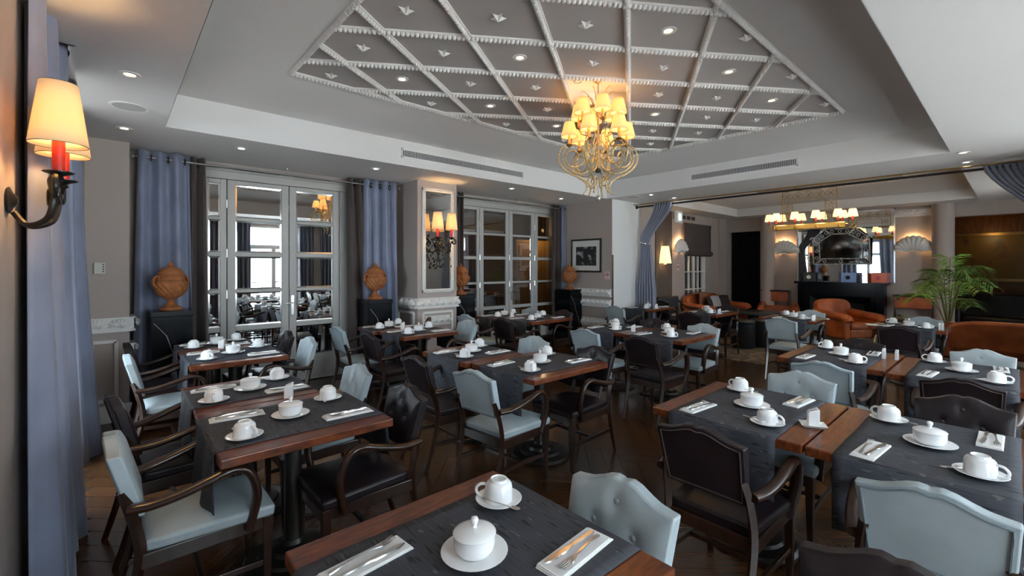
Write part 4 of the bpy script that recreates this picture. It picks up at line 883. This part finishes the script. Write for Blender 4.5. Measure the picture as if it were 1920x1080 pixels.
def chandelier():
    t = thing('chandelier', 'large gilded beaded scroll chandelier with amber pleated shades, hanging from the lattice ceiling', 'chandelier', (CHX, CHY, 2.2))
    Z = lambda z: z-2.2
    b = MB(); b.lathe([(.05, Z(3.385)), (.05, Z(3.37)), (.02, Z(3.35)), (.006, Z(3.34))][::-1], 16); b.build('ceiling_rose', 'gilt', t)
    for k in range(9):
        b = MB(); c = Z(3.335-k*.017); b.tube([((.008*math.cos(a) if k % 2 else 0), (0 if k % 2 else .008*math.cos(a)), c+.013*math.sin(a)) for a in [j*PI/5 for j in range(10)]], .0022, 5, True); b.build('chain_link', 'gold_dark', t)
    b = MB(); b.lathe([(.006, Z(2.50)), (.02, Z(2.52)), (.03, Z(2.56)), (.018, Z(2.6)), (.012, Z(2.7)), (.022, Z(2.76)), (.012, Z(2.82)), (.010, Z(3.0)), (.025, Z(3.05)), (.012, Z(3.1)), (.006, Z(3.19))], 16); b.build('stem', 'gilt', t)
    b = MB(); b.lathe([(.028, Z(2.47)), (.03, Z(2.49)), (.022, Z(2.505))], 16); b.build('hub', 'shade_rim', t)
    for k in range(6):
        a = k*PI/3+.35; ca, sa = math.cos(a), math.sin(a); R = lambda r, z: (r*ca, r*sa, Z(z))
        b = MB()
        sp = [R(.245+q*math.cos(w), 2.615+q*math.sin(w)) for q, w in [(.128-.085*j/14, PI/2+j*2*PI*1.35/14) for j in range(15)]]
        beaded(b, [R(.145, 2.25), R(.112, 2.30), R(.125, 2.365), R(.19, 2.415), R(.29, 2.46), R(.365, 2.53), R(.392, 2.61), R(.37, 2.69), R(.31, 2.735)]+sp, .0105)
        sp2 = [R(.205+q*math.cos(w), 2.60+q*math.sin(w)) for q, w in [(.055-.03*j/8, 0+j*2*PI*.9/8) for j in range(9)]]
        beaded(b, [R(.03, 2.57), R(.07, 2.50), R(.16, 2.455), R(.26, 2.48), R(.335, 2.55), R(.352, 2.63), R(.325, 2.70), R(.285, 2.72)], .0085)
        beaded(b, [R(.12, 2.345), R(.085, 2.325), R(.05, 2.35), R(.045, 2.395), R(.075, 2.42), R(.10, 2.40), R(.09, 2.375)], .0085)
        b.build('scroll_arm', 'gilt', t, ang=60)
        b = MB(); beaded(b, [R(.03, 2.62), R(.09, 2.58), R(.15, 2.62), R(.14, 2.72), R(.10, 2.80), R(.11, 2.88), R(.17, 2.90), R(.20, 2.925)], .0075); beaded(b, [R(.05, 2.76), R(.085, 2.72), R(.09, 2.66), R(.06, 2.64), R(.045, 2.68)], .006); b.build('inner_scroll', 'gilt', t, ang=60)
        b = MB(); b.tube(cr([R(.012, 3.08), R(.05, 3.14), R(.09, 3.22), R(.15, 3.27), R(.17, 3.25)], 6), [.006-.0035*j/24 for j in range(25)], 6); b.build('top_spray', 'gilt', t)
        for r, z, aa in ((.285, 2.735, a), (.20, 2.94, a+PI/6)):
            x, y = r*math.cos(aa), r*math.sin(aa)
            b = MB(); b.lathe([(.010, -.02), (.028, -.006), (.034, .004), (.02, .002)], 16, (x, y, Z(z))); 
            if r < .25: b.tube([(.1*math.cos(aa), .1*math.sin(aa), Z(2.84)), (.17*math.cos(aa), .17*math.sin(aa), Z(2.87)), (x, y, Z(2.92))], .006, 6)
            b.build('candle_cup', 'gold_dark', t)
            b = MB(); b.lathe([(.015, 0), (.015, .10), (.012, .102)], 14, (x, y, Z(z))); b.build('candle', 'candle_gold', t)
            b = MB(); b.ball((x, y, Z(z+.125)), .014, 8, 6, (1, 1, 1.5)); b.build('bulb', 'bulb', t)
            shade_part(t, x, y, Z(z+.08), .082, .047, .145, 'shade_gold', pleat=1); lamp(CHX+x, CHY+y, z+.14, .60, .025, (1, .60, .24))
    b = MB(); b.tube([(0, 0, Z(2.34)), (0, 0, Z(2.245))], .002, 5); b.build('ball_wire', 'gold_dark', t)
    b = MB(); b.ball((0, 0, Z(2.215)), .03, 14, 10); b.build('crystal_ball', 'crystal', t, ang=15)
chandelier()
def lounge_chandelier():
    X0, Y0 = 9.85, 2.62
    t = thing('lounge_chandelier', 'long gilt lantern style chandelier with ten candle shades in the lounge', 'chandelier', (X0, Y0, 2.2)); Z = lambda z: z-2.2
    def y_(a): return a
    b = MB(); h = .44; z0, z1 = 2.42, 2.98
    b.bar((0, -h, Z(z0)), (0, -h, Z(z1)), .012, .012); b.bar((0, h, Z(z0)), (0, h, Z(z1)), .012, .012)
    top = cr([(0, -h, Z(z1)), (0, -h*.55, Z(z1+.02)), (0, -h*.2, Z(z1)), (0, 0, Z(z1-.005)), (0, h*.2, Z(z1)), (0, h*.55, Z(z1+.02)), (0, h, Z(z1))], 6); b.tube(top, .007, 6)
    b.bar((0, -h+.17, Z(z0)), (0, -h+.17, Z(z1-.19)), .010, .010); b.bar((0, h-.17, Z(z0)), (0, h-.17, Z(z1-.19)), .010, .010); b.bar((0, -h+.17, Z(z1-.19)), (0, h-.17, Z(z1-.19)), .010, .010)
    b.build('frame', 'gold_dark', t, ang=40)
    def quat(y, z, r):
        b = MB()
        for k in range(4):
            a = k*PI/2; c = (y+r*.5*math.cos(a), z+r*.5*math.sin(a)); b.tube([(0, c[0]+r*.5*math.cos(q), Z(c[1])+r*.5*math.sin(q)) for q in [j*PI/6 for j in range(12)]], .0035, 5, True)
        b.build('quatrefoil', 'gold_dark', t)
    for k in range(5): quat(-h+.085+k*(2*h-.17)/4, z1-.095, .085)
    for s in (-1, 1):
        for k in range(3): quat(s*(h-.085), z1-.27-k*.13, .065)
    for s in (-1, 1):
        b = MB(); b.tube([(0, s*.2, Z(z1)), (0, s*.2, Z(3.16))], .006, 6); b.lathe([(.04, Z(3.13)), (.03, Z(3.16))], 12, (0, s*.2, 0)); b.tube(spiral((s*.2, Z(z1+.06)), .035, .01, -PI/2, s*1.2) and [(0, u, v) for u, v in spiral((s*.2, Z(z1+.06)), .035, .01, -PI/2, s*1.2)], .004, 5); b.build('hanger', 'gold_dark', t)
    b = MB(); b.b2((-.06, -.58, Z(2.24)), (.06, .58, Z(2.34))); b.b2((-.035, -.62, Z(2.29)), (.035, .62, Z(2.31))); b.build('bar', 'gold', t, ang=None, bev=.01)
    k = 0
    for y, x in ((-.68, .0), (-.5, .16), (-.5, -.16), (-.17, .2), (-.17, -.2), (.17, .2), (.17, -.2), (.5, .16), (.5, -.16), (.68, 0)):
        b = MB(); yy = max(-.5, min(.5, y)); q = cr([(0, yy, Z(2.3)), (x*.5, (y+yy)/2, Z(2.25)), (x*1.1, y, Z(2.27)), (x, y, Z(2.36))], 6); b.tube(q, .006, 6)
        sp = spiral((y, Z(2.26)), .05, .01, PI/2, 1.3); b.tube([(x, u, v) for u, v in sp], .0045, 5); b.lathe([(.012, -.01), (.03, 0), (.033, .006)], 14, (x, y, Z(2.36))); b.build('arm', 'gold', t)
        b = MB(); b.lathe([(.016, 0), (.016, .07)], 12, (x, y, Z(2.365))); b.build('candle', 'candle_red', t)
        shade_part(t, x, y, Z(2.43), .082, .052, .135, 'shade_pale', rim=False)
        if k % 2 == 0: lamp(X0+x, Y0+y, 2.50, 3.0, .04, (1, .75, .42))
        k += 1
lounge_chandelier()
# ---------------------------------------------------------------- lounge
def halfcol(name, x, y, r): b = MB(); b.lathe([(r, 0), (r, ZS)], 32, (x, y, 0)); return struct(b.build(name, 'wall'))
halfcol('pillar_left', 12.44, 4.2, .17); halfcol('pillar_right', 12.44, .98, .17); 
b = MB(); b.b2((11.95, LY-.06, 0), (12.3, LY+.01, ZS)); struct(b.build('pillar_corner', 'wall', ang=None))
def shell_lamp(loc, rz, label, lit):
    t = thing('shell_wall_lamp', label, 'wall lamp', loc, rz, 'scallop shell wall lamps'); b = MB(); shell_mesh(b, (0, .03, -.19), .265, (1, 0, 0), (0, 1, 0), 10, .30, 2.9, .26, 1.32); b.build('shell', 'plaster', t, ang=70, solid=.008)
    b = MB(); b.b2((-.05, 0, -.17), (.05, .05, -.05)); b.build('wall_mount', 'plaster', t, ang=None)
    b = MB(); b.ball((0, .07, 0), .025, 8, 6); b.build('bulb', 'bulb', t)
    q = Matrix.Rotation(rz, 3, 'Z') @ Vector((0, .06, .02)); lamp(loc[0]+q.x, loc[1]+q.y, loc[2]+.05, lit*.4, .03, (1, .6, .28))
shell_lamp((9.90, LY, 2.02), PI, 'white shell wall lamp left of the brown roman blind', 7)
shell_lamp((LX1, 3.84, 2.02), PI/2, 'warmly lit shell wall lamp left of the fireplace mirror', 7)
shell_lamp((LX1, 1.43, 2.02), PI/2, 'white shell wall lamp right of the fireplace mirror', 4)
w = window('window_7', lambda u, d, z: (11.3-u, LY+.05-d-.05, .55+z), 1.15, 1.95, False)
b = MB(); b.b2((9.0, LY+1.0, -.2), (14, LY+1.1, 3.45)); b.b2((9.0, LY+.25, 3.2), (14, LY+1.1, 3.45)); b.b2((14, LY+.25, -.2), (14.1, LY+1.1, 3.45)); b.b2((8.9, LY+.25, -.2), (9.0, LY+1.1, 3.45)); struct(b.build('sky_blocker', 'dark_void', ang=None))  # added black box that blocks the sky behind the lounge window
b = MB()
for k in range(2):
    for z in range(3): pass
for x in (10.38, 10.6, 10.85, 11.07): b.b2((x-.012, LY-.01, .6), (x+.012, LY+.03, 2.0))
for z in (.98, 1.4, 1.8): b.b2((10.2, LY-.01, z-.012), (11.25, LY+.03, z+.012))
b.build('glazing_bars', 'white_trim', w, ang=None)
b = MB()
def bl(s, t): return (10.02+1.36*s, LY-.075-.010*math.sin(t*PI*5)**2-.05*(t < .16)*math.sin(t/.16*PI), 1.78+.78*t)
b.grid(bl, 6, 40); o = b.build('roman_blind', 'blind', ang=60, solid=.01); tag(o, 'dark brown roman blind half drawn over the lounge window', 'blind')
b = MB(); b.tube([(11.36, LY-.09, 2.5), (11.37, LY-.09, 1.8), (11.39, LY-.09, 1.72)], .004, 5); b.build('pull_cord', 'white_trim', o)
t = thing('exit_sign', 'square pale lit emergency sign box high beside the tied curtain', 'sign', (9.15, 4.83, 2.60), .1); b = MB(); b.b2((-.155, 0, -.13), (.155, .06, .13)); b.build('box', 'sign_white', t, ang=None, bev=.006)
b = MB(); b.b2((-.085, -.004, -.08), (.085, 0, .075)); b.build('lens', 'sign_lit', t, ang=None); b = MB(); b.ball((.0, -.004, .0), .028, 8, 6, (1, .3, .7)); b.build('glow', 'shade_pale', t)
b = MB(); b.tube([(0, .03, .13), (0, .03, ZS-2.595)], .008, 6); b.build('hanger', 'sign_white', t)
t = thing('wall_lamp', 'cream fabric wall lamp beside the tied curtain', 'wall lamp', (9.1, LY, 1.6), PI); b = MB(); b.tube([(0, 0, -.06), (0, .1, -.06), (0, .1, 0)], .01, 8); b.lathe([(.04, 0), (.03, .012)], 12, (0, .1, -.02)); b.build('arm', 'chrome', t); shade_part(t, 0, .1, 0, .135, .08, .38, 'shade_pale', rim=False); lamp(9.1, LY-.1, 1.8, 1.6, .04)
b = MB(); b.b2((8.85, LY-.02, 0), (9.55, LY+.001, ZS)); struct(b.build('trim_2', 'hall', ang=None))
t = tag(MB().b2((9.62, LY-.07, 2.62), (10.6, LY-.0, 2.74)).build('lounge_air_vent', 'wall', ang=None), 'small slotted wall vent above the lounge window', 'vent')
for k in range(4): MB().b2((9.68+k*.23, LY-.075, 2.64), (9.85+k*.23, LY-.068, 2.72)).build('slot', 'vent_dark', t, ang=None)
# fireplace
t = thing('fireplace', 'black marble fireplace below the large lounge mirror', 'fireplace', (LX1, 2.66, 0), PI/2)   # local x along wall, y out of the wall
def fx(lo, hi, name, m='marble', bev=.004): b = MB(); b.b2(lo, hi); return b.build(name, m, t, ang=None, bev=bev)
fx((-.86, 0, 1.13), (.86, .40, 1.18), 'mantel_shelf'); fx((-.80, 0, .86), (.80, .30, 1.13), 'lintel')
for s in (-1, 1):
    fx((s*.80, 0, 0), (s*.56, .30, .86), 'jamb'); fx((s*.80, .3, .06), (s*.66, .33, 1.1), 'pilaster'); fx((s*.83, 0, 0), (s*.54, .36, .08), 'plinth')
b = MB(); b.add([(-.56, .3, 0), (-.56, .3, .86), (.56, .3, .86), (.56, .3, 0), (-.42, .05, 0), (-.42, .05, .7), (.42, .05, .7), (.42, .05, 0)], [(0, 1, 5, 4), (1, 2, 6, 5), (2, 3, 7, 6), (4, 5, 6, 7)]); b.build('opening', 'black', t, ang=None)
b = MB(); b.ball((.06, .085, .5), .03, 10, 8); b.build('knob', 'gold', t)
t = thing('lounge_mirror', 'huge wall mirror filling the chimney breast above the fireplace', 'mirror', (LX1, 2.64, 1.18), PI/2); MB().b2((-.9, .001, 0), (.9, .02, 1.58)).build('glass', 'mirror', t, ang=None)
b = MB(); b.b2((-.92, 0, 0), (-.895, .03, 1.6)); b.b2((.895, 0, 0), (.92, .03, 1.6)); b.b2((-.92, 0, 1.58), (.92, .03, 1.6)); b.build('edge', 'chrome', t, ang=None)
t = thing('venetian_mirror', 'ornate etched mirror with chamfered top corners hung over the fireplace', 'mirror', (LX1-.09, 2.66, 1.585), PI/2); t.rotation_euler = (-.15, 0, PI/2)
OUT = [(-.53, 0), (.53, 0), (.53, .58), (.28, .82), (-.28, .82), (-.53, .58)]; 
def inset(o, d): return [((x/abs(x))*(abs(x)-d) if x else 0, d+(z)*(1-2*d/.82)) for x, z in o]
INN = inset(OUT, .13); b = MB(); b.prism(INN, .012, lambda a, z, d: (a, .012+d, z)); b.build('glass', 'mirror_old', t, ang=None)
b = MB(); b.prism(OUT, .012, lambda a, z, d: (a, d, z)); b.build('backing', 'black', t, ang=None)
for k in range(6):
    A, B = OUT[k], OUT[(k+1) % 6]; C, D = INN[(k+1) % 6], INN[k]; b = MB(); y0 = .02
    e = lambda p, q, s: (p[0]+(q[0]-p[0])*s, p[1]+(q[1]-p[1])*s)
    o4 = [e(A, D, .08), e(B, C, .08), e(C, B, .1), e(D, A, .1)]; v = [(p[0], .012, p[1]) for p in o4]+[(e(p, ((A[0]+B[0]+C[0]+D[0])/4, (A[1]+B[1]+C[1]+D[1])/4), .18)[0], y0, e(p, ((A[0]+B[0]+C[0]+D[0])/4, (A[1]+B[1]+C[1]+D[1])/4), .18)[1]) for p in o4]
    b.add(v, [(0, 1, 5, 4), (1, 2, 6, 5), (2, 3, 7, 6), (3, 0, 4, 7), (4, 5, 6, 7)]); b.build('frame_panel', 'mirror_old', t, ang=None)
    for P, Q in ((A, B), (D, C)):
        n = max(3, int(math.dist(P, Q)/.03)); b = MB()
        for j in range(n+1): b.ball((P[0]+(Q[0]-P[0])*j/n, .022, P[1]+(Q[1]-P[1])*j/n), .015, 6, 4)
        stuff(b.build('bead_row', 'silver', t, ang=60))
    for j in range(3):
        m0 = e(e(A, B, (j+.5)/3), e(D, C, (j+.5)/3), .5); b = MB(); b.tube([(m0[0]+.03*math.cos(q), .022, m0[1]+.03*math.sin(q)) for q in [i*PI/5 for i in range(10)]], .007, 5, True); b.build('etched_ring', 'silver', t)
for k in range(7):
    a = (k-3)*.33; b = MB(); q = cr([(.02*(k-3), .02, .80), (.10*math.sin(a), .03, .82+.08*math.cos(a)), (.24*math.sin(a), .035, .84+.12*math.cos(a)), (.26*math.sin(a)+.02, .03, .81+.1*math.cos(a))], 5); b.tube(q, [.019-.001*j for j in range(len(q))], 6); b.build('crest_leaf', 'gilt' if abs(k-3) < 2 else 'silver', t)
for s in (-1, 1): b = MB(); b.tube([(s*.53+.045*math.cos(q)*s, .02, .58+.045*math.sin(q)) for q in [i*PI/6 for i in range(10)]], .016, 6); b.build('side_curl', 'silver', t)
MB().tube([(0, -.05, .75), (0, 0, .75)], .01, 6).build('hook', 'chrome', t)
def carton(y, m, w, h, label, rz, m2=None):
    t = thing('tea_box', label, 'box', (12.22, y, 1.18), rz); MB().b2((-w/2, -.09, 0), (w/2, .09, h)).build('carton', m, t, ang=None, bev=.003)
    b = MB(); b.lathe([(.001, 0), (.045, 0), (.045, .002)], 16); q = Matrix.Rotation(PI/2, 3, 'X'); c = MB(); c.add([q @ Vector(v)+Vector((-.02, -.0905, h*.5)) for v in b.v], b.f); c.build('emblem', m2 or 'paper', t)
    c = MB()
    for k in range(4): c.b2((w/2, -.03, h*.25+k*h*.14), (w/2+.001, .04, h*.25+k*h*.14+.012))
    c.build('print_lines', m2 or 'paper', t, ang=None)
carton(3.25, 'black', .26, .21, 'small black printed box at the left of the mantelpiece', -PI/2+.5); carton(2.50, 'box_blue', .28, .21, 'light blue printed box in the middle of the mantelpiece', -PI/2+.45, 'cushion_dark'); carton(1.98, 'box_orange', .28, .21, 'orange red printed box at the right of the mantelpiece', -PI/2+.5, 'sign_red')
for nm_, y0, y1, z0, z1 in (('frieze_lounge', 1.16, 1.72, 2.60, 2.72),):
    root = struct(MB().b2((LX1-.02, 1.15, 2.58), (LX1+.01, 1.74, 2.60)).build('trim_3', 'plaster', ang=None)); frieze(root, (LX1, 1.73), (LX1, 1.16), (-1, 0), z0, z1, 5)
# lounge chairs
def lounge_side(y, label):
    t = thing('lounge_side_chair', label, 'chair', (12.0, y, 0), PI, 'wooden chairs with orange leather backs'); 
    b = MB(); b.b2((-.28, -.27, .34), (.26, .27, .47)); b.build('seat', 'orange_leather', t, ang=None, bev=.03)
    b = MB(); b.b2((-.36, -.3, .66), (-.31, .3, .92)); b.build('back_pad', 'orange_leather', t, ang=None, bev=.015)
    b = MB(); b.b2((-.38, -.32, .90), (-.30, .32, .945)); b.build('top_rail', 'chair_wood', t, ang=None, bev=.008)
    for s in (-1, 1):
        b = MB(); b.taper((-.34, s*.29, .92), (-.3, s*.28, 0), (.02, .02), (.018, .018)); b.build('leg', 'chair_wood', t, ang=None); b = MB(); b.taper((.22, s*.25, .36), (.23, s*.25, 0), (.022, .022), (.016, .016)); b.build('leg', 'chair_wood', t, ang=None)
lounge_side(4.0, 'wooden chair with orange leather back left of the fireplace'); lounge_side(1.42, 'wooden chair with orange leather back right of the fireplace')
def rbox(b, lo, hi): b.b2(lo, hi); return b
def club(name, label, loc, rz, w=.80, hb=.80, cat='armchair', seats=1, wood=True):
    t = thing(name, label, cat, loc, rz); a = w/2
    MB().b2((-.36, -a+.12, .2), (.34, a-.12, .36)).build('base', 'orange_leather', t, ang=None, bev=.03)
    for k in range(seats): y0 = -a+.13+(2*a-.26)*k/seats; MB().b2((-.26, y0+.005, .34), (.36, y0+(2*a-.26)/seats-.005, .47)).build('seat_cushion', 'orange_leather', t, ang=None, bev=.05)
    def bk(s, u): 
        an = (s-.5)*2; return None
    v = []; n = 14
    b = MB(); o = [(-a+.06, .3), (a-.06, .3)]+[( (a-.04)*math.cos(q)**.5 if math.cos(q) > 0 else -(a-.04)*abs(math.cos(q))**.5, hb-.22+.22*math.sin(q)**.6) for q in [PI*i/n for i in range(n+1)]]
    b.prism(o, .17, lambda p, z, d: (-.43-.12*(z-.3)+d, p, z)); b.build('back', 'orange_leather', t, ang=60, bev=.04)
    for s in (-1, 1):
        b = MB(); q = cr([(-.42, s*(a-.07), .62), (-.2, s*(a-.06), .60), (.1, s*(a-.06), .575), (.33, s*(a-.06), .56), (.385, s*(a-.06), .50)], 5); b.tube(q, [.085]*len(q), 12); b.build('arm_roll', 'orange_leather', t)
        MB().b2((-.40, s*(a-.12), .18), (.36, s*(a-.0), .56)).build('arm_side', 'orange_leather', t, ang=None, bev=.03)
    for x in (-.34, .3):
        for y in (-a+.1, a-.1): MB().taper((x, y, .22), (x, y, 0), (.025, .025), (.016, .016)).build('leg', 'chair_wood', t, ang=None)
    return t
club('club_armchair', 'orange leather armchair with tall back in front of the fireplace', (10.62, 2.16, 0), -2.2, .80, .88)
club('club_armchair', 'low orange leather armchair by the left wall chair', (11.3, 3.6, 0), PI+.3, .78, .62)
club('club_sofa', 'orange leather sofa under the lounge window', (10.75, 4.72, 0), -PI/2, 1.75, .88, 'sofa', 2)
club('club_sofa', 'orange leather sofa seen from behind beside the palm', (9.85, -.1, 0), .0, 1.7, .74, 'sofa', 2)
def cush(loc, rz, m, label, s=.2):
    b = MB()
    def fn(u, v): x, y = u*2-1, v*2-1; k = (1-x**4)*(1-y**4); return (x*s*(1-.08*y*y), .055*k, y*s*(1-.08*x*x))
    b.grid(fn, 10, 10); b.grid(lambda u, v: (fn(u, v)[0], -fn(u, v)[1], fn(u, v)[2]), 10, 10); o = b.build('cushion', m, ang=None, loc=loc); o.data.polygons.foreach_set('use_smooth', [True]*len(o.data.polygons)); o.rotation_euler = (-.25, 0, rz); return tag(o, label, 'cushion')
cush((10.35, 4.72, .64), .3, 'cushion_dark', 'dark cushion at the left of the window sofa'); cush((10.75, 4.76, .64), -.1, 'cushion_grey', 'pale grey cushion on the window sofa'); cush((11.15, 4.74, .64), -.3, 'cushion_dark', 'dark cushion at the right of the window sofa'); cush((9.8, -.3, .64), 1.2, 'cushion_dark', 'dark cushion on the sofa beside the palm')
b = MB(); b.grid(lambda u, v: (10.12+.36*u, 5.10-.24*min(1, v*1.6), .925-.02*0-(0 if v < .62 else (v-.62)*1.0)), 8, 14); tag(b.build('throw_blanket', 'throw', ang=None, solid=.012), 'striped brown throw over the back of the window sofa', 'blanket')
def ottoman(x, y, label): t = thing('ottoman', label, 'stool', (x, y, 0), 0, 'black leather ottomans'); lathe_obj('body', [(.20, .01), (.212, .03), (.212, .46), (.20, .47)], 'black_leather', t); lathe_obj('seat_pad', [(.2, .47), (.214, .48), (.214, .505), (.19, .525), (.001, .53)], 'black_leather', t, capt=False)
ottoman(8.9, 3.44, 'black round ottoman nearest the dining tables'); ottoman(9.28, 3.25, 'black round ottoman just right of the nearest one')
t = thing('round_table', 'low black round table behind the ottomans', 'table', (9.95, 3.62, 0)); lathe_obj('tabletop', [(.48, .56), (.5, .57), (.5, .59), (.48, .6)], 'black_leather', t, 40); lathe_obj('pedestal', [(.25, 0), (.25, .02), (.05, .05), (.05, .56)], 'black', t)
t = thing('black_lounge_chair', 'black leather chair left of the window sofa', 'chair', (8.95, 4.75, 0), -PI/2-.3)
MB().b2((-.27, -.28, .32), (.3, .28, .46)).build('seat', 'black_leather', t, ang=None, bev=.04); MB().b2((-.38, -.3, .5), (-.28, .3, .88)).build('backrest', 'black_leather', t, ang=None, bev=.04)
for s in (-1, 1):
    b = MB(); b.tube(cr([(-.36, s*.31, .80), (-.1, s*.33, .66), (.22, s*.33, .64), (.28, s*.32, .5), (.26, s*.3, 0)], 5), .018, 8); b.tube([(-.36, s*.31, .88), (-.3, s*.3, .4), (-.36, s*.3, 0)], .018, 8); b.build('side_frame', 'chair_wood', t)
t = thing('coffee_table', 'low dark coffee table behind the right far table', 'table', (10.9, 1.35, 0)); MB().b2((-.4, -.3, .44), (.4, .3, .48)).build('tabletop', 'chair_wood', t, ang=None, bev=.004)
for x in (-.35, .35):
    for y in (-.25, .25): MB().b2((x-.025, y-.025, 0), (x+.025, y+.025, .44)).build('leg', 'chair_wood', t, ang=None)
t = thing('moss_pot', 'bright green mossy plant in a low pot on the coffee table', 'plant', (10.8, 1.42, .48)); lathe_obj('pot', [(.07, 0), (.10, .07), (.1, .08)], 'pot', t)
b = MB(); rn = random.Random(5)
for k in range(90):
    a, r = rn.uniform(0, 6.28), rn.uniform(0, .12); x, y = r*math.cos(a), r*math.sin(a); z = .07+.07*(1-(r/.12)**2); b.add([(x-.012, y, z), (x+.012, y, z), (x+rn.uniform(-.03, .03), y+rn.uniform(-.03, .03), z+.06)], [(0, 1, 2)])
stuff(b.build('leaves', 'leaf_bright', t, ang=None))
tag(MB().b2((10.85, 1.08, .48), (11.1, 1.3, .56)).build('orange_box', 'box_orange', ang=None, bev=.004), 'flat orange box beside the green plant on the coffee table', 'box')
for x, y, n_ in ((7.66, 1.22, 'before the palm'), (7.9, 1.98, 'before the orange armchair')):
    o = MB().b2((-.1, -.14, 0), (.1, .14, .004)).build('menu_card', 'paper', ang=None, loc=(x, y, TZ+.006)); o.rotation_euler = (0, 0, .3); tag(o, 'printed paper menu lying on the table '+n_, 'menu')
    MB().b2((-.08, -.11, .004), (.08, .02, .0045)).build('printed_picture', 'painting', o, ang=None)
# palm
t = thing('potted_palm', 'tall green kentia palm in front of the right round pillar', 'plant', (10.55, .76, 0))
lathe_obj('pot', [(.15, 0), (.2, .3), (.21, .36), (.19, .36), (.18, .32), (.001, .31)], 'pot', t, capt=False)
rn = random.Random(11)
for k in range(15):
    a = k*2.4+rn.uniform(-.3, .3); L = rn.uniform(.75, 1.25); h = rn.uniform(1.0, 1.75); sp = rn.uniform(.35, .75) if k > 2 else .2
    q = cr([(0, 0, .3), (.05*math.cos(a), .05*math.sin(a), h*.55), (sp*.4*math.cos(a), sp*.4*math.sin(a), h*.92), (sp*.8*math.cos(a), sp*.8*math.sin(a), h), (sp*1.25*math.cos(a), sp*1.25*math.sin(a), h*.9)], 8)
    f = MB(); f.tube(q, [.010-.008*j/len(q) for j in range(len(q))], 5); fr = f.build('frond', 'stem', t)
    b = MB(); n = len(q)
    for j in range(int(n*.42), n-1):
        for rep in ((0,) if j % 3 else (0, .5)):
            c = q[j].lerp(q[j+1], rep); d = (q[j+1]-q[j]).normalized(); s = d.cross(Vector((0, 0, 1))).normalized(); tt = (j+rep-n*.42)/(n*.58); ll = .34*(1-.55*abs(tt-.35)*1.6)
            for sg in (-1, 1):
                e = (s*sg*.8+d*.65+Vector((0, 0, -.12))).normalized(); tip = c+e*ll+Vector((0, 0, -.06*ll/.3)); md = c+e*ll*.45+Vector((0, 0, .015)); w_ = d*.009
                b.add([c, md-w_, tip, md+w_], [(0, 1, 2, 3)])
    b.build('leaflets', 'leaf' if k % 3 else 'leaf_bright', fr, ang=None)
# panelled room beyond
t = thing('landscape_painting', 'large dark golden painting in the panelled room beyond the palm', 'picture', (15.19, .55, 1.25), PI/2); MB().b2((-.8, 0, 0), (.8, .03, 1.0)).build('canvas', 'painting', t, ang=None)
b = MB(); b.b2((-.86, 0, -.06), (.86, .05, 0)); b.b2((-.86, 0, 1), (.86, .05, 1.06)); b.b2((-.86, 0, 0), (-.8, .05, 1)); b.b2((.8, 0, 0), (.86, .05, 1)); b.build('frame', 'gold_dark', t, ang=None)
t = thing('black_sofa', 'black leather sofa in the panelled room beyond the palm', 'sofa', (14.1, -.1, 0), PI); MB().b2((-.4, -.9, .1), (.4, .9, .45)).build('seat', 'black_leather', t, ang=None, bev=.06); MB().b2((-.5, -.95, .3), (-.3, .95, .95)).build('back', 'black_leather', t, ang=None, bev=.06)
for s in (-1, 1): MB().b2((-.45, s*.9, .1), (.4, s*1.05, .62)).build('arm', 'black_leather', t, ang=None, bev=.05)
